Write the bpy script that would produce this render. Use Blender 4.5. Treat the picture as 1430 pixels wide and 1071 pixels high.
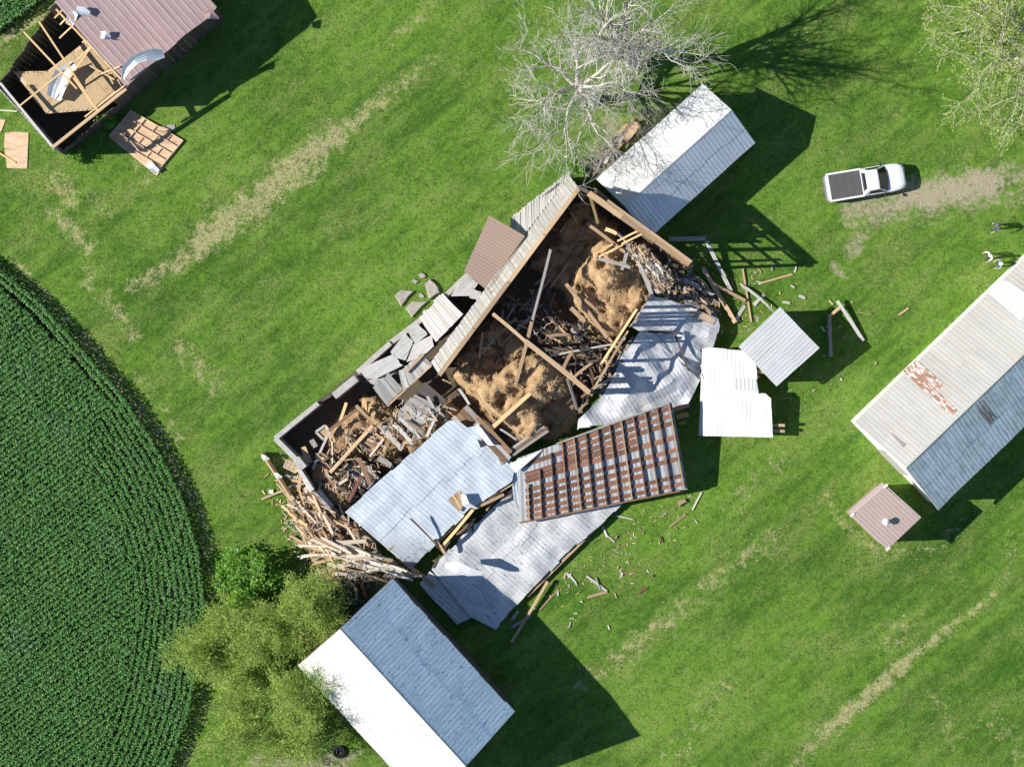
import bpy, bmesh, math, random
import numpy as np
from mathutils import Vector, Matrix, noise as mnoise

# ------------------------------------------------------------------ camera, sky, sun, exposure
for o in list(bpy.data.objects):
    bpy.data.objects.remove(o)
SC = bpy.context.scene
H = 135.0            # camera height in metres
PPM = 20.0           # scale of the image coordinates used below (pixels per metre at ground level)
cam_d = bpy.data.cameras.new('camera')
cam = bpy.data.objects.new('camera', cam_d)
SC.collection.objects.link(cam)
cam.location = (0, 0, H)
cam.rotation_euler = (0, 0, 0)
cam_d.sensor_width = 36.0
cam_d.lens = 36.0 * H * PPM / 1430.0
cam_d.clip_start = 1.0
cam_d.clip_end = 2000.0
SC.camera = cam

SUN_EL = math.radians(36.0)
SUN_DIR2 = Vector((1.0, 0.035)).normalized()      # the way the shadows fall
w = bpy.data.worlds.new('World')
SC.world = w
w.use_nodes = True
wn = w.node_tree.nodes
wl = w.node_tree.links
wn.clear()
wo = wn.new('ShaderNodeOutputWorld')
wb = wn.new('ShaderNodeBackground')
sky = wn.new('ShaderNodeTexSky')
sky.sky_type = 'NISHITA'
sky.sun_disc = False
sky.sun_elevation = SUN_EL
# sun stands opposite to SUN_DIR2; rotation counts clockwise from +Y
sun_to = (-SUN_DIR2.x, -SUN_DIR2.y)
sky.sun_rotation = math.atan2(sun_to[0], sun_to[1])
sky.air_density = 1.0
sky.dust_density = 0.0
sky.ozone_density = 4.0
wb.inputs['Strength'].default_value = 0.08
wl.new(sky.outputs[0], wb.inputs[0])
wl.new(wb.outputs[0], wo.inputs[0])
sl = bpy.data.lights.new('sun', 'SUN')
sl.energy = 5.0
sl.angle = math.radians(0.53)
sl.color = (1.0, 0.955, 0.88)
sun = bpy.data.objects.new('sun', sl)
SC.collection.objects.link(sun)
d = Vector((SUN_DIR2.x * math.cos(SUN_EL), SUN_DIR2.y * math.cos(SUN_EL), -math.sin(SUN_EL)))
sun.rotation_euler = d.to_track_quat('-Z', 'Y').to_euler()
sun.location = (-60, 0, 60)
vs = SC.view_settings
vs.view_transform = 'Standard'
vs.look = 'None'
vs.exposure = 0.6
vs.gamma = 1.0
vs.use_curve_mapping = False

# ------------------------------------------------------------------ helpers
COL = SC.collection
R = random.Random(7)


def W(px, py, z=0.0):
    """image pixels -> metres for a point standing z above the ground"""
    s = (1.0 - z / H) / PPM
    return Vector(((px - 715.0) * s, (535.5 - py) * s, z))


def tag(o, label=None, cat=None, group=None, kind=None):
    if label: o['label'] = label
    if cat: o['category'] = cat
    if group: o['group'] = group
    if kind: o['kind'] = kind
    return o


def adopt(o, parent):
    o.parent = parent
    o.matrix_parent_inverse = ROOTM[parent.name].inverted()


ROOTM = {}


def thing(name, label, cat, loc=(0, 0, 0), group=None):
    o = bpy.data.objects.new(name, None)
    COL.objects.link(o)
    o.location = loc
    o.empty_display_size = 0.3
    ROOTM[o.name] = Matrix.Translation(Vector(loc))
    return tag(o, label, cat, group)


def link_mesh(name, me, parent=None, mat=None, world=None):
    o = bpy.data.objects.new(name, me)
    COL.objects.link(o)
    M = world if world is not None else Matrix.Identity(4)
    o.matrix_basis = M
    ROOTM[o.name] = M.copy()
    if parent is not None:
        adopt(o, parent)
    if mat is not None and not me.materials:
        me.materials.append(mat)
    return o


def mk(name, verts, faces, mat, parent=None, smooth=False, fmat=None, mats=None):
    me = bpy.data.meshes.new(name)
    me.from_pydata([tuple(v) for v in verts], [], faces)
    if mats:
        for m in mats: me.materials.append(m)
        if fmat:
            me.polygons.foreach_set('material_index', fmat)
    else:
        me.materials.append(mat)
    if smooth:
        me.polygons.foreach_set('use_smooth', [True] * len(me.polygons))
    me.update()
    return link_mesh(name, me, parent)


class MB:
    def __init__(self):
        self.v = []
        self.f = []
        self.m = []

    def quad(self, a, b, c, d_, mi=0):
        n = len(self.v)
        self.v += [tuple(a), tuple(b), tuple(c), tuple(d_)]
        self.f.append((n, n + 1, n + 2, n + 3)); self.m.append(mi)

    def prism(self, poly, z0, z1, mi=0):
        """poly: list of 2D/3D points ccw; z0,z1 numbers or lists"""
        n = len(self.v); k = len(poly)
        a0 = z0 if isinstance(z0, (list, tuple)) else [z0] * k
        a1 = z1 if isinstance(z1, (list, tuple)) else [z1] * k
        self.v += [(p[0], p[1], a0[i]) for i, p in enumerate(poly)]
        self.v += [(p[0], p[1], a1[i]) for i, p in enumerate(poly)]
        self.f.append(tuple(n + i for i in reversed(range(k)))); self.m.append(mi)
        self.f.append(tuple(n + k + i for i in range(k))); self.m.append(mi)
        for i in range(k):
            j = (i + 1) % k
            self.f.append((n + i, n + j, n + k + j, n + k + i)); self.m.append(mi)

    def box(self, c, s, rz=0.0, mi=0):
        cx, cy, cz = c
        ca, sa = math.cos(rz), math.sin(rz)
        P = []
        for (x, y) in ((-1, -1), (1, -1), (1, 1), (-1, 1)):
            X, Y = x * s[0] / 2, y * s[1] / 2
            P.append((cx + X * ca - Y * sa, cy + X * sa + Y * ca))
        self.prism(P, cz - s[2] / 2, cz + s[2] / 2, mi)

    def beam(self, a, b, wid, th, up=(0, 0, 1), mi=0):
        a = Vector(a); b = Vector(b)
        x = (b - a).normalized()
        u = Vector(up)
        y = u.cross(x)
        if y.length < 1e-4: y = Vector((0, 1, 0)).cross(x)
        y.normalize()
        z = x.cross(y)
        n = len(self.v)
        for p in (a, b):
            for (i, j) in ((-1, -1), (1, -1), (1, 1), (-1, 1)):
                self.v.append(tuple(p + y * (i * wid / 2) + z * (j * th / 2)))
        for q in ((0, 3, 2, 1), (4, 5, 6, 7), (0, 1, 5, 4), (1, 2, 6, 5), (2, 3, 7, 6), (3, 0, 4, 7)):
            self.f.append(tuple(n + i for i in q)); self.m.append(mi)

    def build(self, name, mat, parent=None, smooth=False, mats=None):
        return mk(name, self.v, self.f, mat, parent, smooth, self.m if mats else None, mats)


# ------------------------------------------------------------------ materials
def new_mat(name):
    m = bpy.data.materials.new(name)
    m.use_nodes = True
    nt = m.node_tree
    nt.nodes.clear()
    out = nt.nodes.new('ShaderNodeOutputMaterial')
    bs = nt.nodes.new('ShaderNodeBsdfPrincipled')
    nt.links.new(bs.outputs[0], out.inputs[0])
    return m, nt, bs, out


class NT:
    """little node-graph writer"""
    def __init__(self, nt): self.nt = nt

    def n(self, t, **kw):
        x = self.nt.nodes.new(t)
        for k, v in kw.items(): setattr(x, k, v)
        return x

    def l(self, a, b): self.nt.links.new(a, b)

    def noise(self, vec, scale, detail=3.0, rough=0.55, dist=0.0):
        x = self.n('ShaderNodeTexNoise')
        x.inputs['Scale'].default_value = scale
        x.inputs['Detail'].default_value = detail
        x.inputs['Roughness'].default_value = rough
        x.inputs['Distortion'].default_value = dist
        if vec is not None: self.l(vec, x.inputs['Vector'])
        return x.outputs['Fac']

    def ramp(self, fac, a, b):
        x = self.n('ShaderNodeMapRange')
        x.interpolation_type = 'SMOOTHSTEP'
        x.inputs['From Min'].default_value = a
        x.inputs['From Max'].default_value = b
        self.l(fac, x.inputs['Value'])
        return x.outputs['Result']

    def math(self, op, a, b=None, clamp=False):
        x = self.n('ShaderNodeMath', operation=op, use_clamp=clamp)
        for i, q in enumerate((a, b)):
            if q is None: continue
            if isinstance(q, (int, float)): x.inputs[i].default_value = q
            else: self.l(q, x.inputs[i])
        return x.outputs[0]

    def mix(self, fac, a, b):
        x = self.n('ShaderNodeMix', data_type='RGBA')
        if isinstance(fac, (int, float)): x.inputs[0].default_value = fac
        else: self.l(fac, x.inputs[0])
        for i, q in ((6, a), (7, b)):
            if isinstance(q, tuple): x.inputs[i].default_value = (*q, 1.0)
            else: self.l(q, x.inputs[i])
        return x.outputs[2]

    def mapping(self, vec, scale=(1, 1, 1), rot=(0, 0, 0), loc=None):
        if any(rot):
            y = self.n('ShaderNodeMapping')
            y.inputs['Rotation'].default_value = rot
            self.l(vec, y.inputs['Vector'])
            vec = y.outputs[0]
        x = self.n('ShaderNodeMapping')
        x.inputs['Scale'].default_value = scale
        self.l(vec, x.inputs['Vector'])
        if loc is not None: self.l(loc, x.inputs['Location'])
        return x.outputs[0]

    def bump(self, h, strength, dist, bs):
        x = self.n('ShaderNodeBump')
        x.inputs['Strength'].default_value = strength
        x.inputs['Distance'].default_value = dist
        self.l(h, x.inputs['Height'])
        self.l(x.outputs[0], bs.inputs['Normal'])


def coords(g):
    return g.n('ShaderNodeTexCoord').outputs['Object']


def mat_wood(name, a, b, rough=0.8, var=0.5, stretch=(1.5, 14, 14)):
    """a/b: dark and light grain colours; var = brightness spread between pieces"""
    m, nt, bs, out = new_mat(name)
    g = NT(nt)
    oi = g.n('ShaderNodeObjectInfo')
    rnd = oi.outputs['Random']
    comb = g.n('ShaderNodeCombineXYZ')
    r100 = g.math('MULTIPLY', rnd, 57.0)
    g.l(r100, comb.inputs[0]); g.l(r100, comb.inputs[1])
    v = g.mapping(coords(g), stretch, (0, 0, 0), comb.outputs[0])
    f = g.noise(v, 1.0, 4, 0.65)
    big = g.noise(v, 0.25, 2)
    c = g.mix(g.ramp(f, 0.3, 0.7), a, b)
    dark = tuple(x * 0.45 for x in a)
    c = g.mix(g.ramp(big, 0.55, 0.8), c, dark)
    hsv = g.n('ShaderNodeHueSaturation')
    g.l(c, hsv.inputs['Color'])
    val = g.math('ADD', g.math('MULTIPLY', rnd, var), 1.0 - var * 0.55)
    g.l(val, hsv.inputs['Value'])
    g.l(hsv.outputs[0], bs.inputs['Base Color'])
    bs.inputs['Roughness'].default_value = rough
    g.bump(f, 0.5, 0.02, bs)
    return m


def mat_metal(name, base, stain, rust=(0.30, 0.13, 0.06), stain_amt=0.35, rust_amt=0.1, rough=0.5, metallic=0.25,
              rot=0.0, along=6.0, scale=1.0, spot=0.0):
    """painted / galvanised corrugated steel with stains drawn out along the ribs (rot = rib heading)"""
    m, nt, bs, out = new_mat(name)
    g = NT(nt)
    co = coords(g)
    v = g.mapping(co, (scale, scale * along, 1), (0, 0, -rot))
    va = g.mapping(co, (scale, scale, 1), (0, 0, -rot))
    st = g.noise(v, 0.9, 5, 0.62)
    bl = g.noise(va, 0.35, 4, 0.6)
    comb = g.math('ADD', g.math('MULTIPLY', st, 0.6), g.math('MULTIPLY', bl, 0.4))
    oi = g.n('ShaderNodeObjectInfo')
    c = g.mix(g.math('MULTIPLY', g.ramp(comb, 0.42, 0.66), stain_amt), base, stain)
    ru = g.noise(v, 2.2, 5, 0.7)
    c = g.mix(g.math('MULTIPLY', g.ramp(g.math('ADD', ru, g.math('MULTIPLY', bl, 0.3)), 0.74, 0.86), min(1, rust_amt * 4)), c, rust)
    if spot > 0:
        v2 = g.mapping(co, (2.6, 9.0, 1), (0, 0, -rot))
        sp = g.noise(v2, 1.0, 4, 0.7)
        c = g.mix(g.math('MULTIPLY', g.ramp(sp, 0.57, 0.66), spot), c, (0.10, 0.095, 0.09))
    hsv = g.n('ShaderNodeHueSaturation')
    g.l(c, hsv.inputs['Color'])
    g.l(g.math('ADD', g.math('MULTIPLY', oi.outputs['Random'], 0.10), 0.94), hsv.inputs['Value'])
    g.l(hsv.outputs[0], bs.inputs['Base Color'])
    bs.inputs['Roughness'].default_value = rough
    bs.inputs['Metallic'].default_value = metallic
    g.bump(g.noise(co, 3.0, 3), 0.12, 0.03, bs)
    return m


def mat_plain(name, col, rough=0.6, metallic=0.0, var=0.12, scale=6.0, bump=0.0, coat=0.0):
    m, nt, bs, out = new_mat(name)
    g = NT(nt)
    f = g.noise(coords(g), scale, 4, 0.6)
    c = g.mix(f, tuple(x * (1 - var) for x in col), tuple(min(1, x * (1 + var)) for x in col))
    g.l(c, bs.inputs['Base Color'])
    bs.inputs['Roughness'].default_value = rough
    bs.inputs['Metallic'].default_value = metallic
    if coat: bs.inputs['Coat Weight'].default_value = coat
    if bump: g.bump(f, bump, 0.05, bs)
    return m


def mat_leaf(name, a, b, trans=0.35):
    m, nt, bs, out = new_mat(name)
    g = NT(nt)
    f = g.noise(coords(g), 1.3, 4, 0.7)
    f2 = g.noise(coords(g), 9.0, 2, 0.6)
    ff = g.math('ADD', g.math('MULTIPLY', f, 0.5), g.math('MULTIPLY', f2, 0.5))
    c = g.mix(g.ramp(ff, 0.35, 0.65), a, b)
    g.l(c, bs.inputs['Base Color'])
    bs.inputs['Roughness'].default_value = 0.55
    tr = g.n('ShaderNodeBsdfTranslucent')
    g.l(c, tr.inputs[0])
    mx = g.n('ShaderNodeMixShader')
    mx.inputs[0].default_value = trans
    g.l(bs.outputs[0], mx.inputs[1]); g.l(tr.outputs[0], mx.inputs[2])
    g.l(mx.outputs[0], out.inputs[0])
    return m


def mat_hay(name, a=(0.38, 0.235, 0.11), b=(0.70, 0.49, 0.275)):
    m, nt, bs, out = new_mat(name)
    g = NT(nt)
    co = coords(g)
    f = g.noise(co, 16.0, 6, 0.8, 0.8)
    f2 = g.noise(co, 1.6, 5, 0.7)
    c = g.mix(g.ramp(f, 0.3, 0.68), a, b)
    c = g.mix(g.math('MULTIPLY', g.ramp(f2, 0.52, 0.72), 0.5), c, (0.24, 0.14, 0.06))
    g.l(c, bs.inputs['Base Color'])
    bs.inputs['Roughness'].default_value = 0.95
    g.bump(f, 0.9, 0.10, bs)
    return m


RIB_BARN = math.radians(42)   # heading of down-slope ribs on most roofs, filled in per roof
M = {}
M['wood_grey'] = mat_wood('weathered_grey_wood', (0.20, 0.18, 0.16), (0.50, 0.47, 0.43), var=0.5)
M['wood_white'] = mat_wood('bleached_white_wood', (0.38, 0.36, 0.325), (0.62, 0.60, 0.55), var=0.3)
M['wood_cream'] = mat_wood('cream_split_wood', (0.48, 0.38, 0.28), (0.76, 0.66, 0.53), var=0.4)
M['wood_tan'] = mat_wood('tan_old_wood', (0.32, 0.20, 0.11), (0.60, 0.43, 0.26), var=0.55)
M['wood_fresh'] = mat_wood('fresh_split_lumber', (0.55, 0.34, 0.15), (0.80, 0.55, 0.28), var=0.2)
M['wood_brown'] = mat_wood('brown_wood', (0.13, 0.07, 0.04), (0.33, 0.19, 0.11), var=0.6)
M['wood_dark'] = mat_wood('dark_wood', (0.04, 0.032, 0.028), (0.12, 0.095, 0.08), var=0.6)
M['wood_red'] = mat_wood('red_stained_wood', (0.10, 0.03, 0.03), (0.22, 0.07, 0.06), var=0.3)
M['wood_rust'] = mat_wood('russet_sheathing', (0.15, 0.065, 0.037), (0.31, 0.155, 0.09), var=0.7)
M['ply'] = mat_wood('plywood', (0.50, 0.33, 0.20), (0.68, 0.49, 0.32), var=0.25, stretch=(1.2, 5, 5))
M['hay'] = mat_hay('hay')
M['osb'] = mat_hay('trampled_boarding', (0.48, 0.34, 0.18), (0.70, 0.54, 0.33))
M['straw'] = mat_plain('loose_straw', (0.50, 0.335, 0.17), 0.9, var=0.35)
M['concrete'] = mat_plain('old_concrete', (0.42, 0.40, 0.36), 0.9, var=0.35, scale=3, bump=0.3)
M['slab'] = mat_wood('grey_slab', (0.26, 0.24, 0.22), (0.42, 0.40, 0.37), var=0.3, stretch=(3, 5, 5))
M['stone'] = mat_plain('lawn_stone', (0.33, 0.30, 0.26), 0.9, var=0.35, scale=4, bump=0.4)
M['dirt_dark'] = mat_plain('dark_dirt', (0.10, 0.075, 0.05), 0.95, var=0.5, scale=2, bump=0.5)
M['siding'] = mat_wood('grey_siding', (0.26, 0.25, 0.24), (0.50, 0.49, 0.47), var=0.3)
M['siding_white'] = mat_plain('white_siding', (0.74, 0.73, 0.70), 0.7, var=0.12, scale=2)
M['siding_red'] = mat_plain('rose_siding', (0.38, 0.26, 0.23), 0.6, var=0.12, scale=2)
M['trim_white'] = mat_plain('white_trim', (0.78, 0.77, 0.74), 0.6, var=0.1)
M['bark'] = mat_plain('grey_bark', (0.52, 0.49, 0.42), 0.9, var=0.45, scale=5, bump=0.5)
M['bark_pale'] = mat_plain('pale_bark', (0.50, 0.46, 0.38), 0.9, var=0.4, scale=5, bump=0.5)
M['bark_green'] = mat_plain('green_twig', (0.20, 0.21, 0.08), 0.9, var=0.4, scale=5)
M['wire'] = mat_plain('dull_wire', (0.30, 0.32, 0.22), 0.6)
M['black_rubber'] = mat_plain('black_rubber', (0.02, 0.02, 0.02), 0.85)
M['black'] = mat_plain('black_plastic', (0.03, 0.03, 0.032), 0.5)
# ------------------------------------------------------------------ shared builders
def plank_mesh(seed, jag=0.03, bow=0.0, taper=0.0):
    r = random.Random(seed)
    nx, ny = 5, 4
    v = []; f = []
    for side in (-0.5, 0.5):
        for i in range(nx):
            t = i / (nx - 1)
            for j in range(ny):
                s = j / (ny - 1) - 0.5
                x = t - 0.5
                if i == 0: x += r.uniform(0, jag)
                if i == nx - 1: x -= r.uniform(0, jag)
                v.append((x, s * (1 - taper * t) + bow * math.sin(t * math.pi), side))
    q = nx * ny
    for i in range(nx - 1):
        for j in range(ny - 1):
            a = i * ny + j
            f.append((a, a + 1, a + ny + 1, a + ny))
            f.append((q + a, q + a + ny, q + a + ny + 1, q + a + 1))
    for i in range(nx - 1):
        for j, fl in ((0, 0), (ny - 1, 1)):
            a = i * ny + j
            f.append((a, a + ny, q + a + ny, q + a) if not fl else (a, q + a, q + a + ny, a + ny))
    for j in range(ny - 1):
        a = j; f.append((a, q + a, q + a + 1, a + 1))
        a = (nx - 1) * ny + j; f.append((a, a + 1, q + a + 1, q + a))
    return v, f


PM = {}


def plank_data(mat, kind):
    k = (mat, kind)
    if k not in PM:
        jag, bow, taper = {'sawn': (0.0, 0, 0), 'rough': (0.02, 0.1, 0), 'broken': (0.10, 0.15, 0.15),
                           'split': (0.22, 0.3, 0.55), 'sawn2': (0.012, 0.0, 0)}[kind]
        v, f = plank_mesh(hash(k[1]) % 97 if False else len(PM) + 3, jag, bow, taper)
        me = bpy.data.meshes.new('plank')
        me.from_pydata(v, [], f)
        me.materials.append(M[mat]); me.update()
        PM[k] = me
    return PM[k]


def frame(a, b, up):
    a = Vector(a); b = Vector(b)
    x = (b - a).normalized()
    y = Vector(up).cross(x)
    if y.length < 1e-3: y = Vector((0, 1, 0)).cross(x)
    y.normalize()
    z = x.cross(y)
    return x, y, z


def plank(name, a, b, wid, th, mat, parent=None, kind='rough', up=(0, 0, 1), roll=0.0):
    a = Vector(a); b = Vector(b)
    x, y, z = frame(a, b, up)
    L = (b - a).length
    Mx = Matrix(((x.x, y.x, z.x), (x.y, y.y, z.y), (x.z, y.z, z.z))).to_4x4()
    if roll:
        Mx = Mx @ Matrix.Rotation(roll, 4, 'X')
    Mx = Matrix.Translation((a + b) / 2) @ Mx @ Matrix.Diagonal((L, wid, th, 1))
    return link_mesh(name, plank_data(mat, kind), parent, None, Mx)


def crossings(poly, c, dirv, perp):
    """interval of the line {u=c} inside poly, measured along dirv"""
    vs_ = []
    n = len(poly)
    for i in range(n):
        p = poly[i]; q = poly[(i + 1) % n]
        up, uq = p.dot(perp), q.dot(perp)
        if (up - c) * (uq - c) <= 0 and abs(up - uq) > 1e-9:
            t = (c - up) / (uq - up)
            vs_.append((p + (q - p) * t).dot(dirv))
    if len(vs_) < 2: return None
    return min(vs_), max(vs_)


def metal_sheets(parent, poly, dirv, zf, mat, strip=0.9, rib=0.3, rib_h=0.035, seg=4, ragged=0.03, name='roof_sheet',
                 pick=None, seed=1, lift=0.012, dents=0.0, courses=1):
    """corrugated sheets side by side, clipped to a plan outline, following height zf(x, y); one mesh per sheet"""
    r = random.Random(seed)
    d2 = Vector(dirv).normalized()
    p2 = Vector((-d2.y, d2.x))
    poly = [Vector((p[0], p[1])) for p in poly]
    us = [p.dot(p2) for p in poly]
    u0, u1 = min(us), max(us)
    ns = max(1, round((u1 - u0) / strip))
    sw = (u1 - u0) / ns
    nr = max(1, round(sw / rib))
    rib_h = rib_h * 0.5
    out = []
    for k in range(ns):
        a = u0 + k * sw
        cols = []
        for i in range(nr):
            b = a + i * sw / nr
            for fr, h in ((0.0, 0), (0.62, 0), (0.72, 1), (0.88, 1)):
                cols.append((b + fr * sw / nr, h * rib_h))
        cols.append((a + sw + (0.03 if k < ns - 1 else 0), 0.006))
        off = r.uniform(0, lift) + (k % 2) * 0.004
        r0, r1 = r.uniform(0, ragged), r.uniform(0, ragged)
        mm_ = pick(k, ns) if pick else mat
        spl = r.uniform(0.47, 0.53) if courses == 2 else 1.0
        for crs in range(courses):
            v = []; f = []; rows = []
            for (u, h) in cols:
                uc = min(max(u, u0 + 1e-4), u1 - 1e-4)
                iv = crossings(poly, uc, d2, p2)
                if iv is None: continue
                v0, v1 = iv[0] + r0, iv[1] - r1
                if v1 - v0 < 0.02: v1 = v0 + 0.02
                if courses == 2:
                    vm = v0 + (v1 - v0) * spl
                    if crs == 0: v1 = vm + 0.08
                    else: v0 = vm
                row = []
                for s in range(seg + 1):
                    q = v0 + (v1 - v0) * s / seg
                    P = d2 * q + p2 * u
                    z = zf(P.x, P.y) + h + off + (0.03 if courses == 2 and crs == 0 else 0)
                    if dents:
                        z += dents * mnoise.noise(Vector((P.x * 0.9 + seed, P.y * 0.9, 0.3)))
                    row.append(len(v)); v.append((P.x, P.y, z))
                rows.append(row)
            for i in range(len(rows) - 1):
                for s in range(seg):
                    f.append((rows[i][s], rows[i][s + 1], rows[i + 1][s + 1], rows[i + 1][s]))
            if not f: continue
            out.append(mk(name, v, f, mm_ or mat, parent))
    return out


def plane_z(p, q, r_):
    p, q, r_ = Vector(p), Vector(q), Vector(r_)
    n = (q - p).cross(r_ - p)
    return lambda x, y: p.z - (n.x * (x - p.x) + n.y * (y - p.y)) / n.z


def inpoly(x, y, poly):
    c = False
    n = len(poly)
    j = n - 1
    for i in range(n):
        xi, yi = poly[i][0], poly[i][1]; xj, yj = poly[j][0], poly[j][1]
        if (yi > y) != (yj > y) and x < (xj - xi) * (y - yi) / (yj - yi) + xi: c = not c
        j = i
    return c


# ------------------------------------------------------------------ the lawn
def seg_dist(X, Y, x0, y0, x1, y1):
    dx, dy = x1 - x0, y1 - y0
    t = np.clip(((X - x0) * dx + (Y - y0) * dy) / (dx * dx + dy * dy + 1e-9), 0, 1)
    return np.hypot(X - (x0 + t * dx), Y - (y0 + t * dy))


def strokes(X, Y, lst):
    o = np.zeros_like(X)
    for (x0, y0, x1, y1, wd, a) in lst:
        dd = seg_dist(X, Y, x0, y0, x1, y1)
        o = np.maximum(o, a * np.clip(1.25 - dd / wd, 0, 1))
    return o


CORN_EDGE = [(-60, 330), (0, 374), (60, 424), (120, 490), (180, 560), (225, 630), (260, 700), (280, 770), (288, 840),
             (281, 910), (268, 980), (250, 1040), (225, 1095), (190, 1150)]
CORN = CORN_EDGE + [(-120, 1150), (-120, 330)]
CORN2 = [(-120, 62), (0, 48), (66, 0), (130, -50), (130, -110), (-120, -110)]

fx = np.concatenate([np.array([-420, -250, -150, -90, -62]), np.arange(-50, 50.01, 0.25), np.array([62, 90, 150, 250, 420])])
fy = np.concatenate([np.array([-420, -250, -150, -80, -52]), np.arange(-38, 38.01, 0.25), np.array([52, 80, 150, 250, 420])])
GX, GY = np.meshgrid(fx, fy)
QX = 715 + 20 * GX
QY = 535.5 - 20 * GY
straw = strokes(QX, QY, [
    (185, 398, 240, 372, 15, .75), (245, 370, 330, 300, 20, .75), (280, 340, 430, 222, 27, 1.0), (400, 238, 470, 190, 26, .95),
    (470, 190, 530, 145, 16, .8), (530, 140, 600, 85, 12, .55), (590, 20, 560, 50, 10, .4), (330, 322, 450, 235, 14, .6),
    (78, 255, 100, 280, 18, .75), (75, 300, 125, 345, 15, .75), (110, 260, 150, 300, 22, .35),
    (150, 420, 190, 470, 16, .55), (120, 385, 160, 430, 18, .5), (255, 490, 300, 540, 20, .55), (190, 520, 250, 610, 14, .4),
    (20, 370, 130, 490, 14, .55), (130, 490, 215, 600, 14, .6), (215, 600, 280, 720, 14, .6), (285, 730, 303, 860, 10, .6),
    (303, 860, 285, 990, 12, .5), (285, 990, 255, 1060, 12, .6),
    (865, 915, 930, 870, 24, .5), (930, 870, 1010, 800, 20, .5), (1010, 800, 1085, 745, 20, .5), (800, 960, 865, 915, 18, .4),
    (1130, 1045, 1190, 1000, 10, .7), (1150, 1025, 1265, 925, 13, 1.0), (1265, 925, 1320, 880, 10, .8), (1320, 880, 1390, 830, 9, .6),
    (1240, 895, 1255, 880, 30, .4), (1390, 830, 1412, 790, 10, .4), (1412, 790, 1408, 745, 10, .4),
    (1150, 690, 1190, 745, 11, .5), (1190, 745, 1235, 775, 11, .55), (1235, 775, 1310, 765, 11, .5), (1310, 765, 1350, 720, 10, .4),
    (1020, 700, 1100, 640, 25, .3), (930, 1060, 1010, 960, 30, .3), (955, 660, 990, 620, 16, .2),
    (1090, 540, 1120, 575, 10, .3), (540, 60, 600, 10, 10, .4), (1380, 1000, 1430, 1060, 24, .4), (1290, 960, 1340, 1040, 26, .3),
    (170, 210, 205, 250, 10, .4), (95, 190, 120, 215, 14, .4), (240, 205, 255, 220, 10, .3), (60, 20, 0, 62, 9, 1.0),
    (1100, 1080, 1135, 1045, 10, .6), (1000, 470, 990, 620, 10, .25)])
# greener sward round the edges of the clippings
dirt = strokes(QX, QY, [
    (1195, 290, 1300, 272, 30, .85), (1270, 276, 1380, 258, 34, 1.1), (1350, 246, 1470, 238, 24, .6), (1360, 282, 1500, 266, 24, .5), (1215, 300, 1320, 292, 24, .6),
    (1185, 310, 1230, 312, 18, .6), (1180, 345, 1205, 325, 16, .55), (1165, 372, 1178, 386, 8, .85), (1185, 365, 1200, 345, 10, .6),
    (360, 1064, 480, 1066, 22, .8), (300, 1095, 520, 1100, 26, .9), (440, 1090, 500, 1050, 12, .6),
    (855, 175, 905, 215, 22, .7), (830, 235, 850, 245, 15, .8), (900, 160, 940, 150, 16, .55), (880, 205, 960, 140, 14, .6),
    (395, 640, 425, 700, 12, .6), (500, 830, 540, 800, 20, .8), (150, 160, 135, 175, 8, .6)])
soil = np.zeros_like(GX)
for pl in (CORN, CORN2):
    for i in np.ndindex(GX.shape):
        if QX[i] < 320 and inpoly(QX[i], QY[i], pl): soil[i] = 1.0
# large-scale tone of the sward: + lush / yellow, - dark
tone = strokes(QX, QY, [(600, 250, 480, 420, 90, .5), (1040, 640, 1180, 560, 60, .6), (900, 760, 1000, 700, 60, .5), (1000, 900, 900, 1000, 80, .6),
                        (1120, 450, 1180, 600, 50, .35), (480, 30, 640, 20, 60, .4), (1110, 860, 1000, 960, 70, .5), (300, 150, 200, 330, 50, .4)]) \
    - strokes(QX, QY, [(1040, 850, 1180, 760, 60, .55), (1330, 770, 1200, 850, 55, .5), (950, 920, 1050, 820, 40, .4), (350, 420, 480, 330, 60, .3),
                       (1300, 1000, 1420, 900, 60, .5), (140, 300, 250, 480, 40, .3), (480, 250, 600, 130, 40, .35), (1230, 500, 1180, 650, 40, .25)])
gz = np.zeros_like(GX)
ny_, nx_ = GX.shape
verts = np.stack([GX.ravel(), GY.ravel(), gz.ravel()], 1)
ii = np.arange(ny_ * nx_).reshape(ny_, nx_)
faces = np.stack([ii[:-1, :-1].ravel(), ii[:-1, 1:].ravel(), ii[1:, 1:].ravel(), ii[1:, :-1].ravel()], 1)
gm = bpy.data.meshes.new('lawn')
gm.from_pydata(verts.tolist(), [], faces.tolist())
for nm, arr in (('straw', straw), ('dirt', dirt), ('soil', soil), ('tone', tone)):
    at = gm.attributes.new(nm, 'FLOAT', 'POINT')
    at.data.foreach_set('value', arr.ravel().astype(np.float32))


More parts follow.
